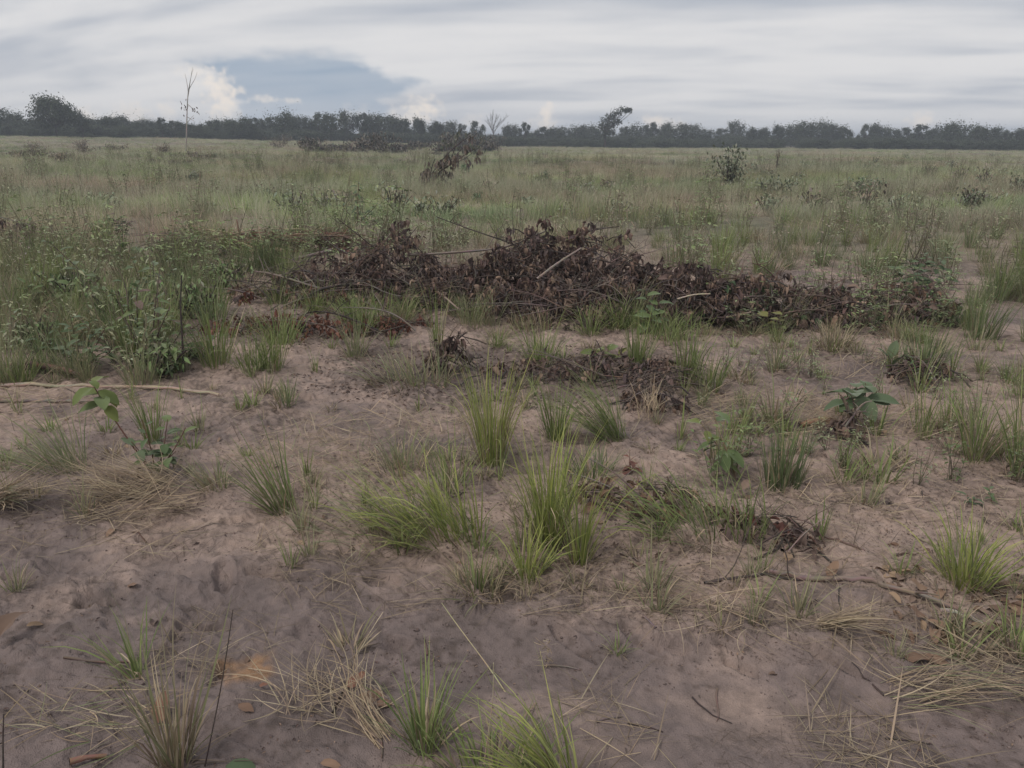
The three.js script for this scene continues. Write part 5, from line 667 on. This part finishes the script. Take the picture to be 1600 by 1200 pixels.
function bareTree(label, px, by, ty, forks, { r = 0.07, c = [0.42, 0.38, 0.33], dist, seed = 1, fine = 0, leafy = 0, mats } = {}) {
  const d = rayDir(px, 300), k = dist / Math.hypot(d.x, d.z), b = V(d.x * k, 0, d.z * k); b.y = lowAt(b.x, b.z);
  const q = rng(seed + 60), t = thing('bare_tree', label, 'tree', b), P = (x, y, dz = 0) => atZ(x, y, b.z + dz).sub(b), u = new Buf(); const main = curve(V(0, -0.1, 0), P(px + forks.top[0], ty + forks.top[1]), 10, 0.015, q); u.tube(main, r, r * 0.55, c, 7, 0.06, q, false); part('trunk', u.geo(), M.bark, t);
  for (const [i, x, y] of forks.arms) { const w = new Buf(), e = P(px + x, ty + y, (q() - .5) * 0.6), arm = curve(main[i], e, 6, 0.06, q); w.tube(arm, r * 0.5, r * 0.14, c, 5, 0.08, q, false); for (let f = 0; f < fine; f++) { const s = arm[2 + ((q() * 4) | 0)]; w.tube(curve(s, s.clone().add(V((q() - .5), 0.3 + q() * 0.8, (q() - .5)).multiplyScalar(e.length() * 0.16)), 4, 0.15, q), r * 0.14, r * 0.06, c, 4, 0.1, q, false); } part('branch', w.geo(), M.bark, t); }
  if (leafy) { const cr = new Buf(); for (const [x, y, n] of leafy) { const c0 = P(px + x, ty + y); for (let k2 = 0; k2 < n; k2++) { const nn = V(q() - .5, q() - .5, q() - .5).normalize(); cr.leafFace(c0.clone().add(V(q() - .5, (q() - .5) * 1.6, q() - .5).multiplyScalar(0.5)), V(q() - .5, -0.6, q() - .5).normalize(), nn, 0.22, 0.1, jit(pick(WITHER, q), q)); } } part('foliage', cr.geo(), M.crown, t); }
  return t;
}
bareTree('tall bare pale dead tree standing alone in the field', 297, 240, 105, { top: [-3, 38], arms: [[10, -8, 10], [10, 11, 8], [10, 5, 3], [8, 12, 72], [7, -9, 62], [6, 8, 85], [9, 4, 0], [5, 6, 75]] }, { dist: 66, seed: 1, r: 0.055, c: [0.34, 0.315, 0.29], leafy: [[-10, 58, 9], [9, 70, 8], [-11, 68, 5]] });
bareTree('leafless grey tree with a haze of fine twigs over the wood', 772, 232, 176, { top: [-2, 14], arms: [[5, -12, 4], [6, -6, 0], [7, 4, 2], [8, 8, 6], [9, -2, -1], [5, 12, 8], [6, -14, 12], [7, 24, 4], [6, 18, 10]] }, { dist: 170, seed: 2, r: 0.12, c: [0.10, 0.09, 0.09], fine: 16 });
bareTree('thin forked dead sapling before the felled brush bank', 552, 244, 212, { top: [0, 8], arms: [[8, -10, 12], [9, 12, 10], [8, 20, 22], [7, -16, 20]] }, { dist: 80, seed: 3, r: 0.05, c: [0.28, 0.22, 0.18] });
{ // the row of other trees one can tell apart along the skyline, then the mass of the wood behind and below
  const top = [[-40, 182], [0, 178], [20, 181], [45, 188], [60, 187], [100, 186], [150, 186], [172, 182], [192, 186], [212, 190], [232, 189], [270, 191], [285, 194], [310, 195], [332, 188], [350, 190], [395, 189], [410, 182], [462, 185], [480, 184], [515, 182], [585, 183], [605, 188], [618, 188], [680, 192], [700, 194], [722, 195], [745, 193], [800, 197], [845, 199], [870, 200], [890, 199], [912, 197], [930, 199], [975, 197], [1000, 197], [1020, 195], [1042, 196], [1065, 200], [1085, 199], [1105, 203], [1128, 202], [1150, 198], [1175, 201], [1195, 202], [1240, 196], [1285, 197], [1305, 200], [1328, 200], [1372, 198], [1392, 198], [1415, 201], [1440, 199], [1462, 202], [1485, 199], [1508, 200], [1530, 201], [1552, 200], [1575, 202], [1600, 201], [1630, 201]], q = rng(515);
  top.forEach(([px, y], i) => tree('woodland_tree', 'dark evergreen tree in the row along the edge of the wood', px, y - 4 + 8 * (q() - 0.5), (px < 700 ? 160 : 180) + 26 * q(), (q() * 6) | 0, 'trees along the edge of the wood', 0.8 + 0.7 * q()));
  const L = [[], [], []]; for (let k = 0; k < 1300; k++) { const a = (q() - 0.5) * 1.5, front = q() < 0.55, d = front ? 158 + 22 * q() : 185 + 110 * q(), x = Math.sin(a) * d, z = -Math.cos(a) * d, px = 800 + F * Math.tan(a), tall = px < 700 ? 1.0 : 0.86, s = (front ? 1.5 + 1.6 * q() : 2.3 + 1.5 * q() + 1.0 * noise(x * 0.05, z * 0.05)) * tall, t = 0.85 + 0.4 * q(); L[[0, 2, 1][(q() * 3) | 0]].push([mat4(x, lowAt(x, z) - (front ? s * 0.22 : 0.1), z, 0, q() * 6.28, 0, s * (1.1 + 0.5 * q()), s), [t, t, t]]); }
  [0, 1, 2].forEach(k => stuff('woodland_undergrowth', mergeGeometries(treeKinds[k]), M.crown, L[k], 'dense dark wood and undergrowth along the far edge of the field', 'woodland'));
}
renderer.render(scene, camera);
